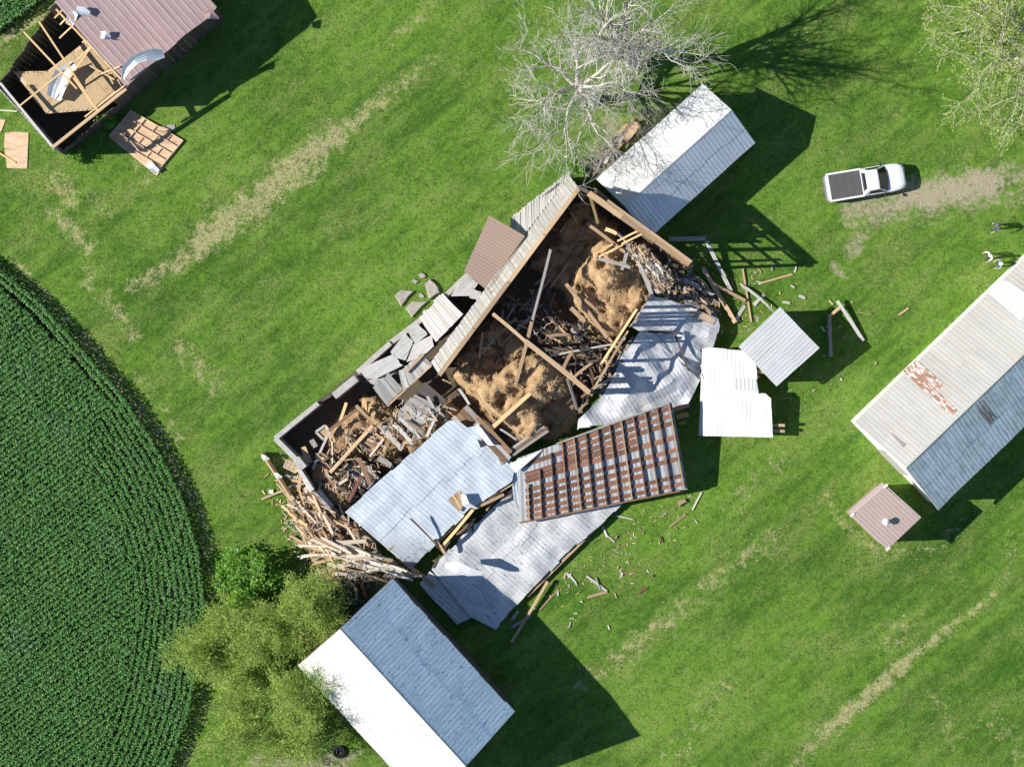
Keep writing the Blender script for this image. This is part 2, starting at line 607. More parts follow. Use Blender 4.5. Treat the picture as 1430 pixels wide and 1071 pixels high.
def mat_lawn():
    m, nt, bs, out = new_mat('lawn')
    g = NT(nt)
    co = coords(g)
    def A(nm):
        x = g.n('ShaderNodeAttribute'); x.attribute_name = nm
        return x.outputs['Fac']
    mow = g.mapping(co, (0.35, 1.6, 1), (0, 0, -math.radians(38)))
    big = g.noise(co, 0.11, 4, 0.6)
    mid = g.noise(mow, 0.7, 5, 0.65)
    fine = g.noise(co, 4.2, 6, 0.78, 0.5)
    grain = g.noise(co, 13.0, 3, 0.75)
    ff = g.math('ADD', g.math('ADD', g.math('MULTIPLY', mid, 0.34), g.math('MULTIPLY', fine, 0.42)), g.math('MULTIPLY', big, 0.24))
    ff = g.math('ADD', ff, g.math('MULTIPLY', A('tone'), 0.10))
    lane = g.noise(g.mapping(co, (0.03, 0.9, 1), (0, 0, -math.radians(39))), 1.0, 3, 0.6)
    clump = g.noise(co, 1.5, 4, 0.7, 0.6)
    ff = g.math('ADD', ff, g.math('MULTIPLY', g.math('SUBTRACT', lane, 0.5), 0.20))
    ff = g.math('ADD', ff, g.math('MULTIPLY', g.math('SUBTRACT', clump, 0.5), 0.30))
    c = g.mix(g.ramp(ff, 0.36, 0.64), (0.030, 0.096, 0.008), (0.140, 0.262, 0.029))
    # yellower, drier drifts
    dry = g.noise(g.mapping(co, (0.6, 1.2, 1), (0, 0, -math.radians(38))), 0.35, 6, 0.75)
    dsp = g.noise(co, 6.5, 5, 0.8, 0.6)
    c = g.mix(g.math('MULTIPLY', g.ramp(dry, 0.43, 0.66), g.ramp(dsp, 0.38, 0.66)), c, (0.25, 0.275, 0.085))
    c = g.mix(g.math('MULTIPLY', g.ramp(grain, 0.45, 0.72), 0.38), c, (0.19, 0.31, 0.055))
    c = g.mix(g.math('MULTIPLY', g.ramp(grain, 0.50, 0.28), 0.5), c, (0.010, 0.036, 0.003))
    # straw: broken up into flecks
    sn = g.noise(g.mapping(co, (1, 1, 1)), 7.5, 5, 0.75, 0.8)
    sn2 = g.noise(co, 1.4, 3, 0.6)
    sf = g.math('ADD', A('straw'), g.math('ADD', g.math('MULTIPLY', g.math('SUBTRACT', sn, 0.5), 2.6),
                                           g.math('MULTIPLY', g.math('SUBTRACT', sn2, 0.5), 2.8)))
    sf = g.math('MULTIPLY', g.ramp(sf, 0.38, 1.05), g.ramp(A('straw'), 0.02, 0.3))
    stc = g.mix(grain, (0.32, 0.28, 0.12), (0.62, 0.54, 0.31))
    c = g.mix(g.math('MULTIPLY', sf, 0.66), c, stc)
    # bare ground with gravel
    dn = g.noise(co, 3.2, 6, 0.75, 0.5)
    dn2 = g.noise(co, 0.8, 3, 0.6)
    df = g.math('ADD', A('dirt'), g.math('ADD', g.math('MULTIPLY', g.math('SUBTRACT', dn, 0.5), 2.2), g.math('MULTIPLY', g.math('SUBTRACT', dn2, 0.5), 1.6)))
    df = g.math('MULTIPLY', g.ramp(df, 0.25, 1.15), g.ramp(A('dirt'), 0.02, 0.35))
    dc = g.mix(g.ramp(g.noise(co, 11, 4, 0.8), 0.35, 0.7), (0.27, 0.215, 0.145), (0.55, 0.47, 0.355))
    c = g.mix(g.math('MULTIPLY', df, 0.85), c, dc)
    c = g.mix(A('soil'), c, (0.045, 0.034, 0.022))
    g.l(c, bs.inputs['Base Color'])
    bs.inputs['Roughness'].default_value = 0.85
    bs.inputs['Specular IOR Level'].default_value = 0.15
    hgt = g.math('ADD', g.math('MULTIPLY', fine, 0.7), g.math('MULTIPLY', grain, 0.3))
    g.bump(hgt, 0.8, 0.12, bs)
    return m


gm.materials.append(mat_lawn())
gm.update()
lawn = bpy.data.objects.new('lawn', gm)
COL.objects.link(lawn)
tag(lawn, kind='structure')

# ------------------------------------------------------------------ grass tufts, straw and stones standing off the lawn
BUILT = []        # plan outlines where nothing grows, filled before the tufts are made (image pixels)
M['tuft'] = mat_leaf('grass_blade', (0.055, 0.148, 0.012), (0.16, 0.295, 0.038), 0.3)


def blades(name, pts, mat, hmin, hmax, wid, per, label, cat, lay=0.35, seed=3):
    r = np.random.default_rng(seed)
    n = len(pts) * per
    base = np.repeat(np.array(pts), per, 0)
    base = base + r.normal(0, 0.05, base.shape)
    az = r.uniform(0, 2 * np.pi, n)
    hh = r.uniform(hmin, hmax, n)
    ln = r.uniform(lay * 0.5, lay * 1.6, n)
    dx, dy = np.cos(az), np.sin(az)
    a = np.stack([base[:, 0] - dy * wid, base[:, 1] + dx * wid, np.full(n, 0.003)], 1)
    b = np.stack([base[:, 0] + dy * wid, base[:, 1] - dx * wid, np.full(n, 0.003)], 1)
    c = np.stack([base[:, 0] + dx * ln * hh, base[:, 1] + dy * ln * hh, hh], 1)
    v = np.stack([a, b, c], 1).reshape(-1, 3)
    me = bpy.data.meshes.new(name)
    me.vertices.add(len(v)); me.vertices.foreach_set('co', v.ravel())
    me.loops.add(len(v)); me.loops.foreach_set('vertex_index', np.arange(len(v), dtype=np.int32))
    me.polygons.add(n)
    me.polygons.foreach_set('loop_start', np.arange(0, len(v), 3, dtype=np.int32))
    me.polygons.foreach_set('loop_total', np.full(n, 3, dtype=np.int32))
    me.materials.append(mat)
    me.update(calc_edges=True)
    o = link_mesh(name, me)
    return tag(o, label, cat, kind='stuff')


# ------------------------------------------------------------------ crops
def crop_field(name, poly, label, head_rows, seed):
    r = np.random.default_rng(seed)
    pts = []
    xs = [p[0] for p in poly]; ys = [p[1] for p in poly]
    ex = [(p[0], p[1]) for p in CORN_EDGE]

    def edge_d(x, y):
        return min(float(seg_dist(np.array(x), np.array(y), *ex[i], *ex[i + 1])) for i in range(len(ex) - 1))
    th = math.radians(36)
    ca, sa = math.cos(th), math.sin(th)
    sp, st = 7.2, 3.2
    for i in range(-160, 260):
        for j in range(-260, 320):
            u, v = j * st + r.normal(0, 0.9), i * sp + r.normal(0, 0.7)
            x = u * ca + v * sa; y = 560 - u * sa + v * ca
            if x < max(min(xs), -70) or y > 1130 or y < -70 or x > 300: continue
            if not inpoly(x, y, poly): continue
            if head_rows:
                dd = edge_d(x, y)
                lim = 95 if y > 640 else (20 if y < 560 else 20 + 75 * (y - 560) / 80)
                if dd < lim: continue
                if dd < 3: continue
            pts.append((x, y, 1.0))
    if head_rows:
        # rows that follow the curved edge of the field
        segs = []
        for i in range(len(ex) - 1):
            n_ = 12
            for k in range(n_):
                t = k / n_
                segs.append((ex[i][0] + (ex[i + 1][0] - ex[i][0]) * t, ex[i][1] + (ex[i + 1][1] - ex[i][1]) * t))
        E = np.array(segs)
        T = np.gradient(E, axis=0); T /= np.linalg.norm(T, axis=1)[:, None]
        for _ in range(6):
            T[1:-1] = (T[:-2] + T[1:-1] + T[2:]) / 3
        N = np.stack([-T[:, 1], T[:, 0]], 1)
        for row in range(11):
            off = 2.5 + row * 8.8
            c = E + N * off
            sl_ = np.concatenate([[0], np.cumsum(np.linalg.norm(np.diff(c, axis=0), axis=1))])
            for s in np.arange(0, sl_[-1], 2.0 if row == 0 else 3.1):
                x = np.interp(s, sl_, c[:, 0]) + r.normal(0, 0.9); y = np.interp(s, sl_, c[:, 1]) + r.normal(0, 0.9)
                lim = 95 if y > 640 else (20 if y < 560 else 20 + 75 * (y - 560) / 80)
                if off > lim or x < -70 or y > 1130: continue
                if not inpoly(x, y, poly): continue
                pts.append((x, y, 1.0))
    P = np.array(pts)
    n = len(P)
    wx = (P[:, 0] - 715) / 20; wy = (535.5 - P[:, 1]) / 20
    NL = 8
    az0 = r.uniform(0, 2 * np.pi, n)
    hp = r.uniform(1.0, 1.25, n) * (1 + 0.08 * np.sin(wx * 0.9) * np.cos(wy * 0.7))
    V = []
    for k in range(NL):
        az = az0 + k * 2.4 + r.normal(0, 0.25, n)
        h0 = hp * (0.35 + 0.55 * k / NL)
        L = r.uniform(0.20, 0.38, n) * (1.0 - 0.04 * k)
        wd = r.uniform(0.034, 0.056, n)
        dx, dy = np.cos(az), np.sin(az)
        rise = r.uniform(0.02, 0.16, n)
        prof = [(0.0, 0.0, 0.5), (0.45, 1.0, 1.0), (1.0, -0.2, 0.12)]
        ring = []
        for (t, hh, ww) in prof:
            cx, cy, cz = wx + dx * L * t, wy + dy * L * t, h0 + rise * hh
            ring.append(np.stack([cx - dy * wd * ww, cy + dx * wd * ww, cz], 1))
            ring.append(np.stack([cx + dy * wd * ww, cy - dx * wd * ww, cz - 0.01], 1))
        V.append(np.stack(ring, 1))
    V = np.stack(V, 1).reshape(-1, 3)
    nq = n * NL
    b = np.arange(nq)[:, None] * 6
    q1 = b + np.array([0, 1, 3, 2]); q2 = b + np.array([2, 3, 5, 4])
    Fq = np.concatenate([q1, q2], 0).astype(np.int32)
    me = bpy.data.meshes.new(name)
    me.vertices.add(len(V)); me.vertices.foreach_set('co', V.ravel())
    me.loops.add(Fq.size); me.loops.foreach_set('vertex_index', Fq.ravel())
    me.polygons.add(len(Fq))
    me.polygons.foreach_set('loop_start', np.arange(0, Fq.size, 4, dtype=np.int32))
    me.polygons.foreach_set('loop_total', np.full(len(Fq), 4, dtype=np.int32))
    me.materials.append(M['corn'])
    me.update(calc_edges=True)
    o = link_mesh(name, me)
    return tag(o, label, 'crop field', kind='stuff')


def mat_corn():
    m, nt, bs, out = new_mat('corn_leaf')
    g = NT(nt)
    co = coords(g)
    f = g.noise(co, 0.22, 3, 0.6)
    f2 = g.noise(co, 6.0, 3, 0.7)
    c = g.mix(g.ramp(f2, 0.3, 0.7), (0.028, 0.105, 0.017), (0.080, 0.22, 0.032))
    c = g.mix(g.math('MULTIPLY', g.ramp(f, 0.55, 0.7), 0.35), c, (0.08, 0.15, 0.085))
    g.l(c, bs.inputs['Base Color'])
    bs.inputs['Roughness'].default_value = 0.5
    bs.inputs['Specular IOR Level'].default_value = 0.35
    return m


M['corn'] = mat_corn()
crop_field('corn_field', CORN, 'dark green corn field with curved edge rows beside the lawn', True, 5)
crop_field('corn_field', CORN2, 'small corner of green crop beside the damaged rose-roofed barn', False, 6)

# ------------------------------------------------------------------ sward relief: tufts over the lawn, dry clippings where it was cut
rg = np.random.default_rng(77)
nT = 90000
tx = rg.uniform(-37, 37, nT); ty = rg.uniform(-28.5, 28.5, nT)
ix = np.clip(((tx + 50) / 0.25).astype(int) + 5, 0, nx_ - 1); iy = np.clip(((ty + 38) / 0.25).astype(int) + 5, 0, ny_ - 1)
ok = (soil[iy, ix] < .5) & (dirt[iy, ix] < .35)
M['clip'] = mat_leaf('dry_clipping', (0.40, 0.35, 0.17), (0.66, 0.58, 0.35), 0.2)
blades('grass_tufts', np.stack([tx[ok], ty[ok]], 1), M['tuft'], 0.03, 0.09, 0.016, 4, 'short mown green grass covering the yard', 'grass', 0.9, 5)
nS = 160000
tx = rg.uniform(-37, 37, nS); ty = rg.uniform(-28.5, 28.5, nS)
ix = np.clip(((tx + 50) / 0.25).astype(int) + 5, 0, nx_ - 1); iy = np.clip(((ty + 38) / 0.25).astype(int) + 5, 0, ny_ - 1)
ok = (rg.random(nS) < straw[iy, ix] ** 1.5 * 0.6) & (soil[iy, ix] < .5)
cp = np.stack([tx[ok], ty[ok]], 1)
cp = cp[[mnoise.noise(Vector((p[0] * 1.1, p[1] * 1.1, 4.0))) + 0.5 * mnoise.noise(Vector((p[0] * 3.1, p[1] * 3.1, 9.0))) > -0.08 for p in cp]]
blades('dry_clippings', cp, M['clip'], 0.02, 0.07, 0.016, 4, 'pale dry grass clippings left in streaks on the lawn', 'clippings', 2.6, 6)
# ------------------------------------------------------------------ standing buildings
def gable_building(name, label, cat, eaveL0, ridge0, eaveR0, along, length, ze, zr, mats, wall_mat, walls_in=0.25, strip=0.9,
                   rib=0.3, pickL=None, pickR=None, ragL=0.03, ragR=0.03, dents=0.02, start_ext=0.0, doors=True):
    """eaveL0/ridge0/eaveR0: plan xy (metres) of one gable end; along: unit vector along the ridge"""
    a = Vector(along).normalized()
    L0, G0, R0 = (Vector(p) - a * start_ext for p in (eaveL0, ridge0, eaveR0))
    length += start_ext
    L1, G1, R1 = (p + a * length for p in (L0, G0, R0))
    t = thing(name, label, cat, ((L0.x + R1.x) / 2, (L0.y + R1.y) / 2, 0))
    for (E0, E1, mm, pk, rg, sd) in ((L0, L1, mats[0], pickL, ragL, 1), (R0, R1, mats[1], pickR, ragR, 2)):
        zf = plane_z((E0.x, E0.y, ze), (E1.x, E1.y, ze), (G0.x, G0.y, zr))
        dv = (E0 - G0)
        dv = dv - a * dv.dot(a)
        metal_sheets(t, [G0, G1, E1, E0], dv, zf, mm, strip, rib, 0.03, 4, rg, 'roof_sheet', pk, sd, dents=dents, courses=2)
    # ridge cap
    mb = MB()
    for sgn, E0, E1 in ((1, L0, L1), (-1, R0, R1)):
        def pt(P, E, k, dz):
            q = P + (E - P) * k
            return (q.x, q.y, zr + (ze - zr) * k + dz)
        k = 0.03
        mb.quad(pt(G0, E0, 0, 0.075), pt(G1, E1, 0, 0.075), pt(G1, E1, k, 0.06), pt(G0, E0, k, 0.06))
    mb.build('ridge_cap', mats[0], t)
    # barge boards
    for (G, L, Rr, s) in ((G0, L0, R0, -1), (G1, L1, R1, 1)):
        o_ = a * (s * 0.015)
        for E in (L, Rr):
            plank('barge_board', (G.x + o_.x, G.y + o_.y, zr - 0.10), (E.x + o_.x, E.y + o_.y, ze - 0.10), 0.04, 0.16, mats[2], t, 'sawn')
    # walls under the roof
    mid = lambda P, E, k: P + (E - P) * k
    k = 1.0 - walls_in / max(0.1, (L0 - G0).length)
    zk = zr + (ze - zr) * k - 0.05
    wl0, wl1, wr0, wr1 = mid(G0, L0, k) + a * walls_in, mid(G1, L1, k) - a * walls_in, mid(G0, R0, k) + a * walls_in, mid(G1, R1, k) - a * walls_in
    g0, g1 = G0 + a * walls_in, G1 - a * walls_in
    for (p, q) in ((wl0, wl1), (wr0, wr1)):
        mk('wall', [(p.x, p.y, 0), (q.x, q.y, 0), (q.x, q.y, zk), (p.x, p.y, zk)], [(0, 1, 2, 3)], wall_mat, t)
    for (l, gg, r_) in ((wl0, g0, wr0), (wl1, g1, wr1)):
        mk('wall', [(l.x, l.y, 0), (r_.x, r_.y, 0), (r_.x, r_.y, zk), (gg.x, gg.y, zr - 0.06), (l.x, l.y, zk)], [(0, 1, 2, 3, 4)], wall_mat, t)
        if doors:
            c = (l + r_) / 2
            ax = (r_ - l).normalized()
            outw = a if (c - (G0 + G1) / 2).dot(a) > 0 else -a
            mb = MB()
            mb.box((c.x + outw.x * 0.03, c.y + outw.y * 0.03, 1.3), (2.4, 0.06, 2.6), math.atan2(ax.y, ax.x))
            mb.build('door', M['siding'], t)
    return t


def V2(px, py, z):
    p = W(px, py, z)
    return Vector((p.x, p.y))


def head(v):   # heading of a 2D vector
    return math.atan2(v[1], v[0])


# the barn with the white roof, one slope tinted for shade
zeb, zrb = 4.9, 8.7
eL, eR, gR = V2(415, 930, zeb), V2(550, 808, zeb), V2(475, 878, zrb)
al = (V2(650, 1069, zrb) - gR).normalized()
rb = head(eR - gR)
M['bb_white'] = mat_metal('white_steel', (0.57, 0.57, 0.56), (0.45, 0.42, 0.385), stain_amt=0.45, rust_amt=0.22, rot=rb, metallic=0.0, rough=0.45, spot=0.25)
M['bb_shade'] = mat_metal('worn_shade_steel', (0.85, 0.90, 0.95), (0.70, 0.76, 0.83), stain_amt=0.5, rust_amt=0.02, rot=rb, metallic=0.6, rough=0.4, spot=0.75)  # worn steel, with the blue of skylit shade put into its colour
dv = (eR - gR); perp = dv - al * dv.dot(al)
half = perp.length
nrm = perp.normalized()
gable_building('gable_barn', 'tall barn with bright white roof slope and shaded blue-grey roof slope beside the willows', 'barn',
               gR - nrm * half, gR, gR + nrm * half, al, 12.15, zeb, zrb, (M['bb_white'], M['bb_shade'], 'wood_brown'), M['wood_dark'],  # walls coloured dark to stand in for the shade below the eave
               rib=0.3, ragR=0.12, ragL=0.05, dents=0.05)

# the metal-roofed shed at the upper end of the wrecked barn
zes, zrs = 3.0, 4.65
sG = V2(1021.5, 154, zrs); sG2 = V2(880, 281, zrs)
al = (sG2 - sG).normalized()
perp = Vector((al.y, -al.x)) if Vector((al.y, -al.x)).x < 0 else Vector((-al.y, al.x))
hw = 2.72
rb = head(perp)
M['sh_white'] = mat_metal('shed_white_steel', (0.57, 0.57, 0.56), (0.49, 0.49, 0.47), stain_amt=0.5, rust_amt=0.0, rot=rb, metallic=0.05, rough=0.45)
M['sh_shade'] = mat_metal('shed_shade_steel', (0.66, 0.69, 0.72), (0.50, 0.53, 0.57), stain_amt=0.5, rust_amt=0.0, rot=rb, metallic=0.5, rough=0.4)  # grey-blue of the slope turned from the sun, put into the colour
gable_building('metal_roof_shed', 'low shed with pale ribbed metal roof touching the wrecked barn under the bare trees', 'shed',
               sG + perp * hw, sG, sG - perp * hw, al, (sG2 - sG).length + 0.5, zes, zrs, (M['sh_white'], M['sh_shade'], 'wood_white'), M['siding'],
               rib=0.3, dents=0.01)

# the long shed with peeling rust on the right
zel, zrl = 3.5, 6.7
lG = V2(1265.5, 653, zrl); lE = V2(1194, 588, zel); lR = V2(1312, 711, zel)
al = (V2(1430, 495, zrl) - lG).normalized()
perp = Vector((-al.y, al.x))
hw = (abs((lE - lG).dot(perp)) + abs((lR - lG).dot(perp))) / 2
rb = head(perp)
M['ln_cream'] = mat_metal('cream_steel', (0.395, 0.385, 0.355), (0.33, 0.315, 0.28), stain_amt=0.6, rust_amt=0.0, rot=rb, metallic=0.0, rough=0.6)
M['ln_white'] = mat_metal('new_white_steel', (0.54, 0.54, 0.53), (0.46, 0.46, 0.45), stain_amt=0.3, rust_amt=0.0, rot=rb, metallic=0.0, rough=0.5)
M['ln_shade'] = mat_metal('shade_blue_worn_steel', (0.70, 0.76, 0.82), (0.36, 0.40, 0.45), stain_amt=0.8, rust_amt=0.02, rot=rb, metallic=0.5, rough=0.45, spot=0.3)  # weathering is real; the slope's blue shade is mixed into the base colour
M['ln_dark'] = mat_metal('bare_dark_steel', (0.16, 0.14, 0.13), (0.30, 0.28, 0.27), stain_amt=0.8, rust_amt=0.3, rot=rb, metallic=0.1, rough=0.7)


def peel_mat():
    m, nt, bs, out = new_mat('peeling_rusty_steel')
    g = NT(nt)
    v = g.mapping(coords(g), (1, 3.2, 1), (0, 0, -rb))
    f = g.noise(v, 1.5, 5, 0.75, 1.0)
    c = g.mix(g.ramp(f, 0.50, 0.55), (0.27, 0.135, 0.085), (0.56, 0.54, 0.51))
    g.l(c, bs.inputs['Base Color'])
    bs.inputs['Roughness'].default_value = 0.7
    return m


M['ln_peel'] = peel_mat()
pk_l = lambda k, n: {0: None}.get(k, None)
LB = gable_building('long_shed', 'long shed with cream metal roof, a peeling rusty strip and weathered far slope tinted blue with shade', 'shed',
               lG + perp * hw, lG, lG - perp * hw, al, 18.5, zel, zrl, (M['ln_cream'], M['ln_shade'], 'wood_white'), M['siding_white'],
               rib=0.3, dents=0.03, ragR=0.07)
# replace the material on the peeled, patched and bare sheets
kids = [o for o in bpy.data.objects if o.parent == LB and o.name.startswith('roof_sheet')]


def along_pos(o):
    c = sum((Vector(v.co) for v in o.data.vertices), Vector()) / len(o.data.vertices)
    return (Vector((c.x, c.y)) - lG).dot(al), (Vector((c.x, c.y)) - lG).dot(perp)


pe = (V2(1297, 540, 5.2) - lG).dot(al)
dk = (V2(1372, 578, 5.2) - lG).dot(al)
kl = sorted((abs(along_pos(o)[0] - pe), o.name) for o in kids if along_pos(o)[1] > 0)


def sub_patch(name, parent, poly_px, z0f, dirv, mat, rib=0.3, label=None, dz=0.05):
    zf = z0f
    poly = [V2(x, y, z) for (x, y, z) in poly_px]
    os_ = metal_sheets(parent, poly, dirv, lambda x, y: zf(x, y) + dz, mat, 5.0, rib, 0.03, 5, 0.1, name, None, 9, dents=0.02)
    if label:
        for o in os_: o['label'] = label
    return os_


zfl = plane_z((lE.x, lE.y, zel), (lE.x + al.x, lE.y + al.y, zel), (lG.x, lG.y, zrl))
e2 = lG - perp * hw
zfr = plane_z((e2.x, e2.y, zel), (e2.x + al.x, e2.y + al.y, zel), (lG.x, lG.y, zrl))
sub_patch('roof_sheet', LB, [(1259, 520, 3.8), (1280, 502, 3.8), (1318, 536, 5.0), (1308, 546, 5.0), (1338, 572, 6.3), (1328, 581, 6.3)], zfl, -perp, M['ln_peel'],
          label='peeling rusty roof sheet')
sub_patch('roof_sheet', LB, [(1380, 410, 3.9), (1404, 388, 3.9), (1452, 424, 5.4), (1424, 448, 5.4)], zfl, -perp, M['ln_white'], label='newer white roof sheet')
sub_patch('roof_sheet', LB, [(1356, 566, 6.1), (1369, 557, 6.1), (1391, 583, 5.0), (1380, 596, 5.0)], zfr, -perp, M['ln_dark'], label='bare dark patch of roof')
sub_patch('roof_sheet', LB, [(1240, 607, 4.9), (1244, 603, 4.9), (1263, 620, 5.4), (1259, 625, 5.4)], zfl, -perp, M['ln_dark'], label='narrow dark flap in the roof')

# small rose-roofed shed with a roof vent
zq = 3.5
M['rose'] = mat_metal('rose_steel', (0.35, 0.272, 0.242), (0.30, 0.235, 0.21), stain_amt=0.35, rust_amt=0.0, rot=rb, metallic=0.0, rough=0.5)
c4 = [V2(1237, 678, zq), V2(1190, 719, zq), V2(1239, 766, zq), V2(1285, 722, zq)]
t = thing('small_shed', 'small square shed with rose-brown metal roof and a round roof vent', 'shed', ((c4[0] + c4[2]) / 2).to_3d())
dn = (c4[0] - c4[1])
zf_s = plane_z((*c4[1], 3.35), (*c4[0], 3.35), (*c4[2], 3.75))
metal_sheets(t, c4, c4[1] - c4[2], zf_s, M['rose'], 0.85, 0.28, 0.03, 2, 0.0, 'roof_sheet')
cc = (c4[0] + c4[2]) / 2
inn = [cc + (p - cc) * 0.93 for p in c4]
for i in range(4):
    p, q = inn[i], inn[(i + 1) % 4]
    mk('wall', [(*p, 0), (*q, 0), (*q, zf_s(*q) - 0.03), (*p, zf_s(*p) - 0.03)], [(0, 1, 2, 3)], M['siding_red'], t)
for i in range(4):
    p, q = c4[i], c4[(i + 1) % 4]
    plank('fascia', (*p, zf_s(*p) - 0.08), (*q, zf_s(*q) - 0.08), 0.05, 0.14, 'wood_brown' if False else 'wood_white', t, 'sawn')
fl0 = cc + (c4[0] - cc) * 0.0
# corrugated lower edge seen along the upper left eave
e0, e1 = c4[0], c4[1]
outn = (e0 + e1) / 2 - cc; outn.normalize()
metal_sheets(t, [e0 + outn * 0.02, e1 + outn * 0.02, e1 + outn * 0.28, e0 + outn * 0.28], outn,
             lambda x, y: 3.30 - 0.5 * ((Vector((x, y)) - e0).dot(outn)), M['rose'], 6, 0.2, 0.05, 1, 0.0, 'drip_edge')
for p in (c4[0], c4[1], c4[2]):
    mb = MB(); q = cc + (p - cc) * 0.985
    mb.box((q.x, q.y, zf_s(*q) + 0.05), (0.32, 0.16, 0.06), head(c4[0] - c4[1])); mb.build('corner_cap', M['trim_white'], t)


def lathe(name, prof, loc, mat, parent=None, n=14, axis='z', smooth=True, rot=None):
    v = []; f = []
    for (r_, z) in prof:
        for k in range(n):
            a = 2 * math.pi * k / n
            v.append(Vector((r_ * math.cos(a), r_ * math.sin(a), z)))
    for i in range(len(prof) - 1):
        for k in range(n):
            f.append((i * n + k, i * n + (k + 1) % n, (i + 1) * n + (k + 1) % n, (i + 1) * n + k))
    f.append(tuple(range(n))[::-1]); f.append(tuple((len(prof) - 1) * n + k for k in range(n)))
    Mx = Matrix.Translation(loc)
    if rot is not None: Mx = Mx @ rot
    v = [Mx @ p for p in v]
    return mk(name, v, f, mat, parent, smooth)


vp = W(1236, 728, 3.8)
lathe('vent_pipe', [(0.13, -0.3), (0.13, 0.35)], vp, M['trim_white'], t)
lathe('vent_cap', [(0.24, 0.30), (0.25, 0.36), (0.20, 0.46), (0.02, 0.52)], vp, M['trim_white'], t)

# square white-roofed shed near the fallen sheets
zq = 2.9
c4 = [V2(1089.5, 429, 3.0), V2(1032.5, 484, 2.75), V2(1085, 539, 2.75), V2(1144.5, 486, 3.0)]
t = thing('small_shed', 'small square shed with flat pale grey metal roof beside the fallen white sheets', 'shed', ((c4[0] + c4[2]) / 2).to_3d())
zf_q = plane_z((*c4[0], 3.0), (*c4[3], 3.0), (*c4[1], 2.7))
dq = c4[1] - c4[0]
M['pale'] = mat_metal('pale_steel', (0.49, 0.51, 0.51), (0.41, 0.425, 0.425), stain_amt=0.5, rust_amt=0.02, rot=head(dq), metallic=0.1, rough=0.5)
m03, m12 = (c4[0] + c4[1]) / 2, (c4[3] + c4[2]) / 2
metal_sheets(t, [c4[0], m03, m12, c4[3]], dq, lambda x, y: zf_q(x, y) + 0.02, M['pale'], 0.8, 0.27, 0.03, 2, 0.02, 'roof_sheet', seed=4)
e_ = (c4[0] - c4[1]).normalized() * 0.08
metal_sheets(t, [m03 + e_, c4[1], c4[2], m12 + e_], dq, zf_q, M['pale'], 0.8, 0.27, 0.03, 2, 0.02, 'roof_sheet', seed=5)
cc = (c4[0] + c4[2]) / 2
inn = [cc + (p - cc) * 0.92 for p in c4]
for i in range(4):
    p, q = inn[i], inn[(i + 1) % 4]
    mk('wall', [(*p, 0), (*q, 0), (*q, zf_q(*q) - 0.03), (*p, zf_q(*p) - 0.03)], [(0, 1, 2, 3)], M['siding'], t)
for i in range(4):
    p, q = c4[i], c4[(i + 1) % 4]
    plank('fascia', (*p, zf_q(*p) - 0.09), (*q, zf_q(*q) - 0.09), 0.04, 0.13, 'wood_white', t, 'sawn')

# ------------------------------------------------------------------ the rose-roofed barn with its end torn open
ZE, ZR = 4.6, 5.6
t = thing('damaged_barn', 'rose-brown metal roofed barn with its end torn open to the rafters', 'barn', W(150, 60))
RB = t
A_l = V2(76, 9, ZR); A_r = V2(176, 123, ZE)          # torn edge of the roof: back eave and front eave
E2 = V2(300, 14, ZE)
al = (E2 - A_r).normalized()
far = 18.0
dnv = A_r - A_l; dnv = (dnv - al * dnv.dot(al)).normalized()
wdt = (A_r - A_l).dot(dnv)
zf_r = plane_z((*A_r, ZE), (*(A_r + al), ZE), (*(A_r - dnv * wdt), ZR))
M['rose2'] = mat_metal('faded_rose_steel', (0.37, 0.26, 0.245), (0.46, 0.36, 0.34), stain_amt=0.5, rust_amt=0.03, rot=head(dnv), metallic=0.0, rough=0.5)
M['tin'] = mat_metal('torn_tin', (0.70, 0.74, 0.76), (0.50, 0.55, 0.58), stain_amt=0.5, rust_amt=0.03, rot=0.3, metallic=0.35, rough=0.4)
roof_poly = [V2(72, 5, ZR), V2(112, 38, 5.3), V2(131, 54, 5.15), V2(170, 93, 4.85), V2(176, 123, ZE),
             A_r + al * 5.6 + dnv * 0.0, V2(290, 26, ZE), A_r + al * 8.2, A_r + al * 8.2 - dnv * wdt, V2(90, -8, ZR)]
metal_sheets(t, roof_poly, dnv, zf_r, M['rose2'], 0.9, 0.45, 0.03, 4, 0.06, 'roof_sheet', seed=12, dents=0.03)
# walls: front (towards the lawn), back, torn end and far end
corner_f = V2(75, 208, 3.9); corner_b = V2(-8, 118, 3.9)
ff0 = A_r - dnv * 0.25
wlen = 14.5
def wall_boards(parent, p, q, z0, ztop, mat, wboard=0.3, th=0.05, kind='sawn2', skip=None, name='siding_board', seed=0, lean=None, inset=None):
    """vertical siding boards from p to q; ztop(t) gives the height of each; one object a board"""
    r = random.Random(seed)
    p = Vector(p[:2]); q = Vector(q[:2])
    dd = (q - p); L = dd.length; n = max(1, round(L / wboard)); dd.normalize()
    nv = Vector((-dd.y, dd.x))
    for i in range(n):
        s = (i + 0.5) / n
        if skip and skip(s, r): continue
        c = p + dd * (s * L)
        zt = ztop(s) if callable(ztop) else ztop
        off = r.uniform(-0.015, 0.015)
        top = c + (lean(s) if lean else Vector((0, 0)))
        plank(name, (c.x + nv.x * off, c.y + nv.y * off, z0), (top.x + nv.x * off, top.y + nv.y * off, zt), L / n * 0.97, th, mat, parent, kind,
              up=(nv.x, nv.y, 0.0))

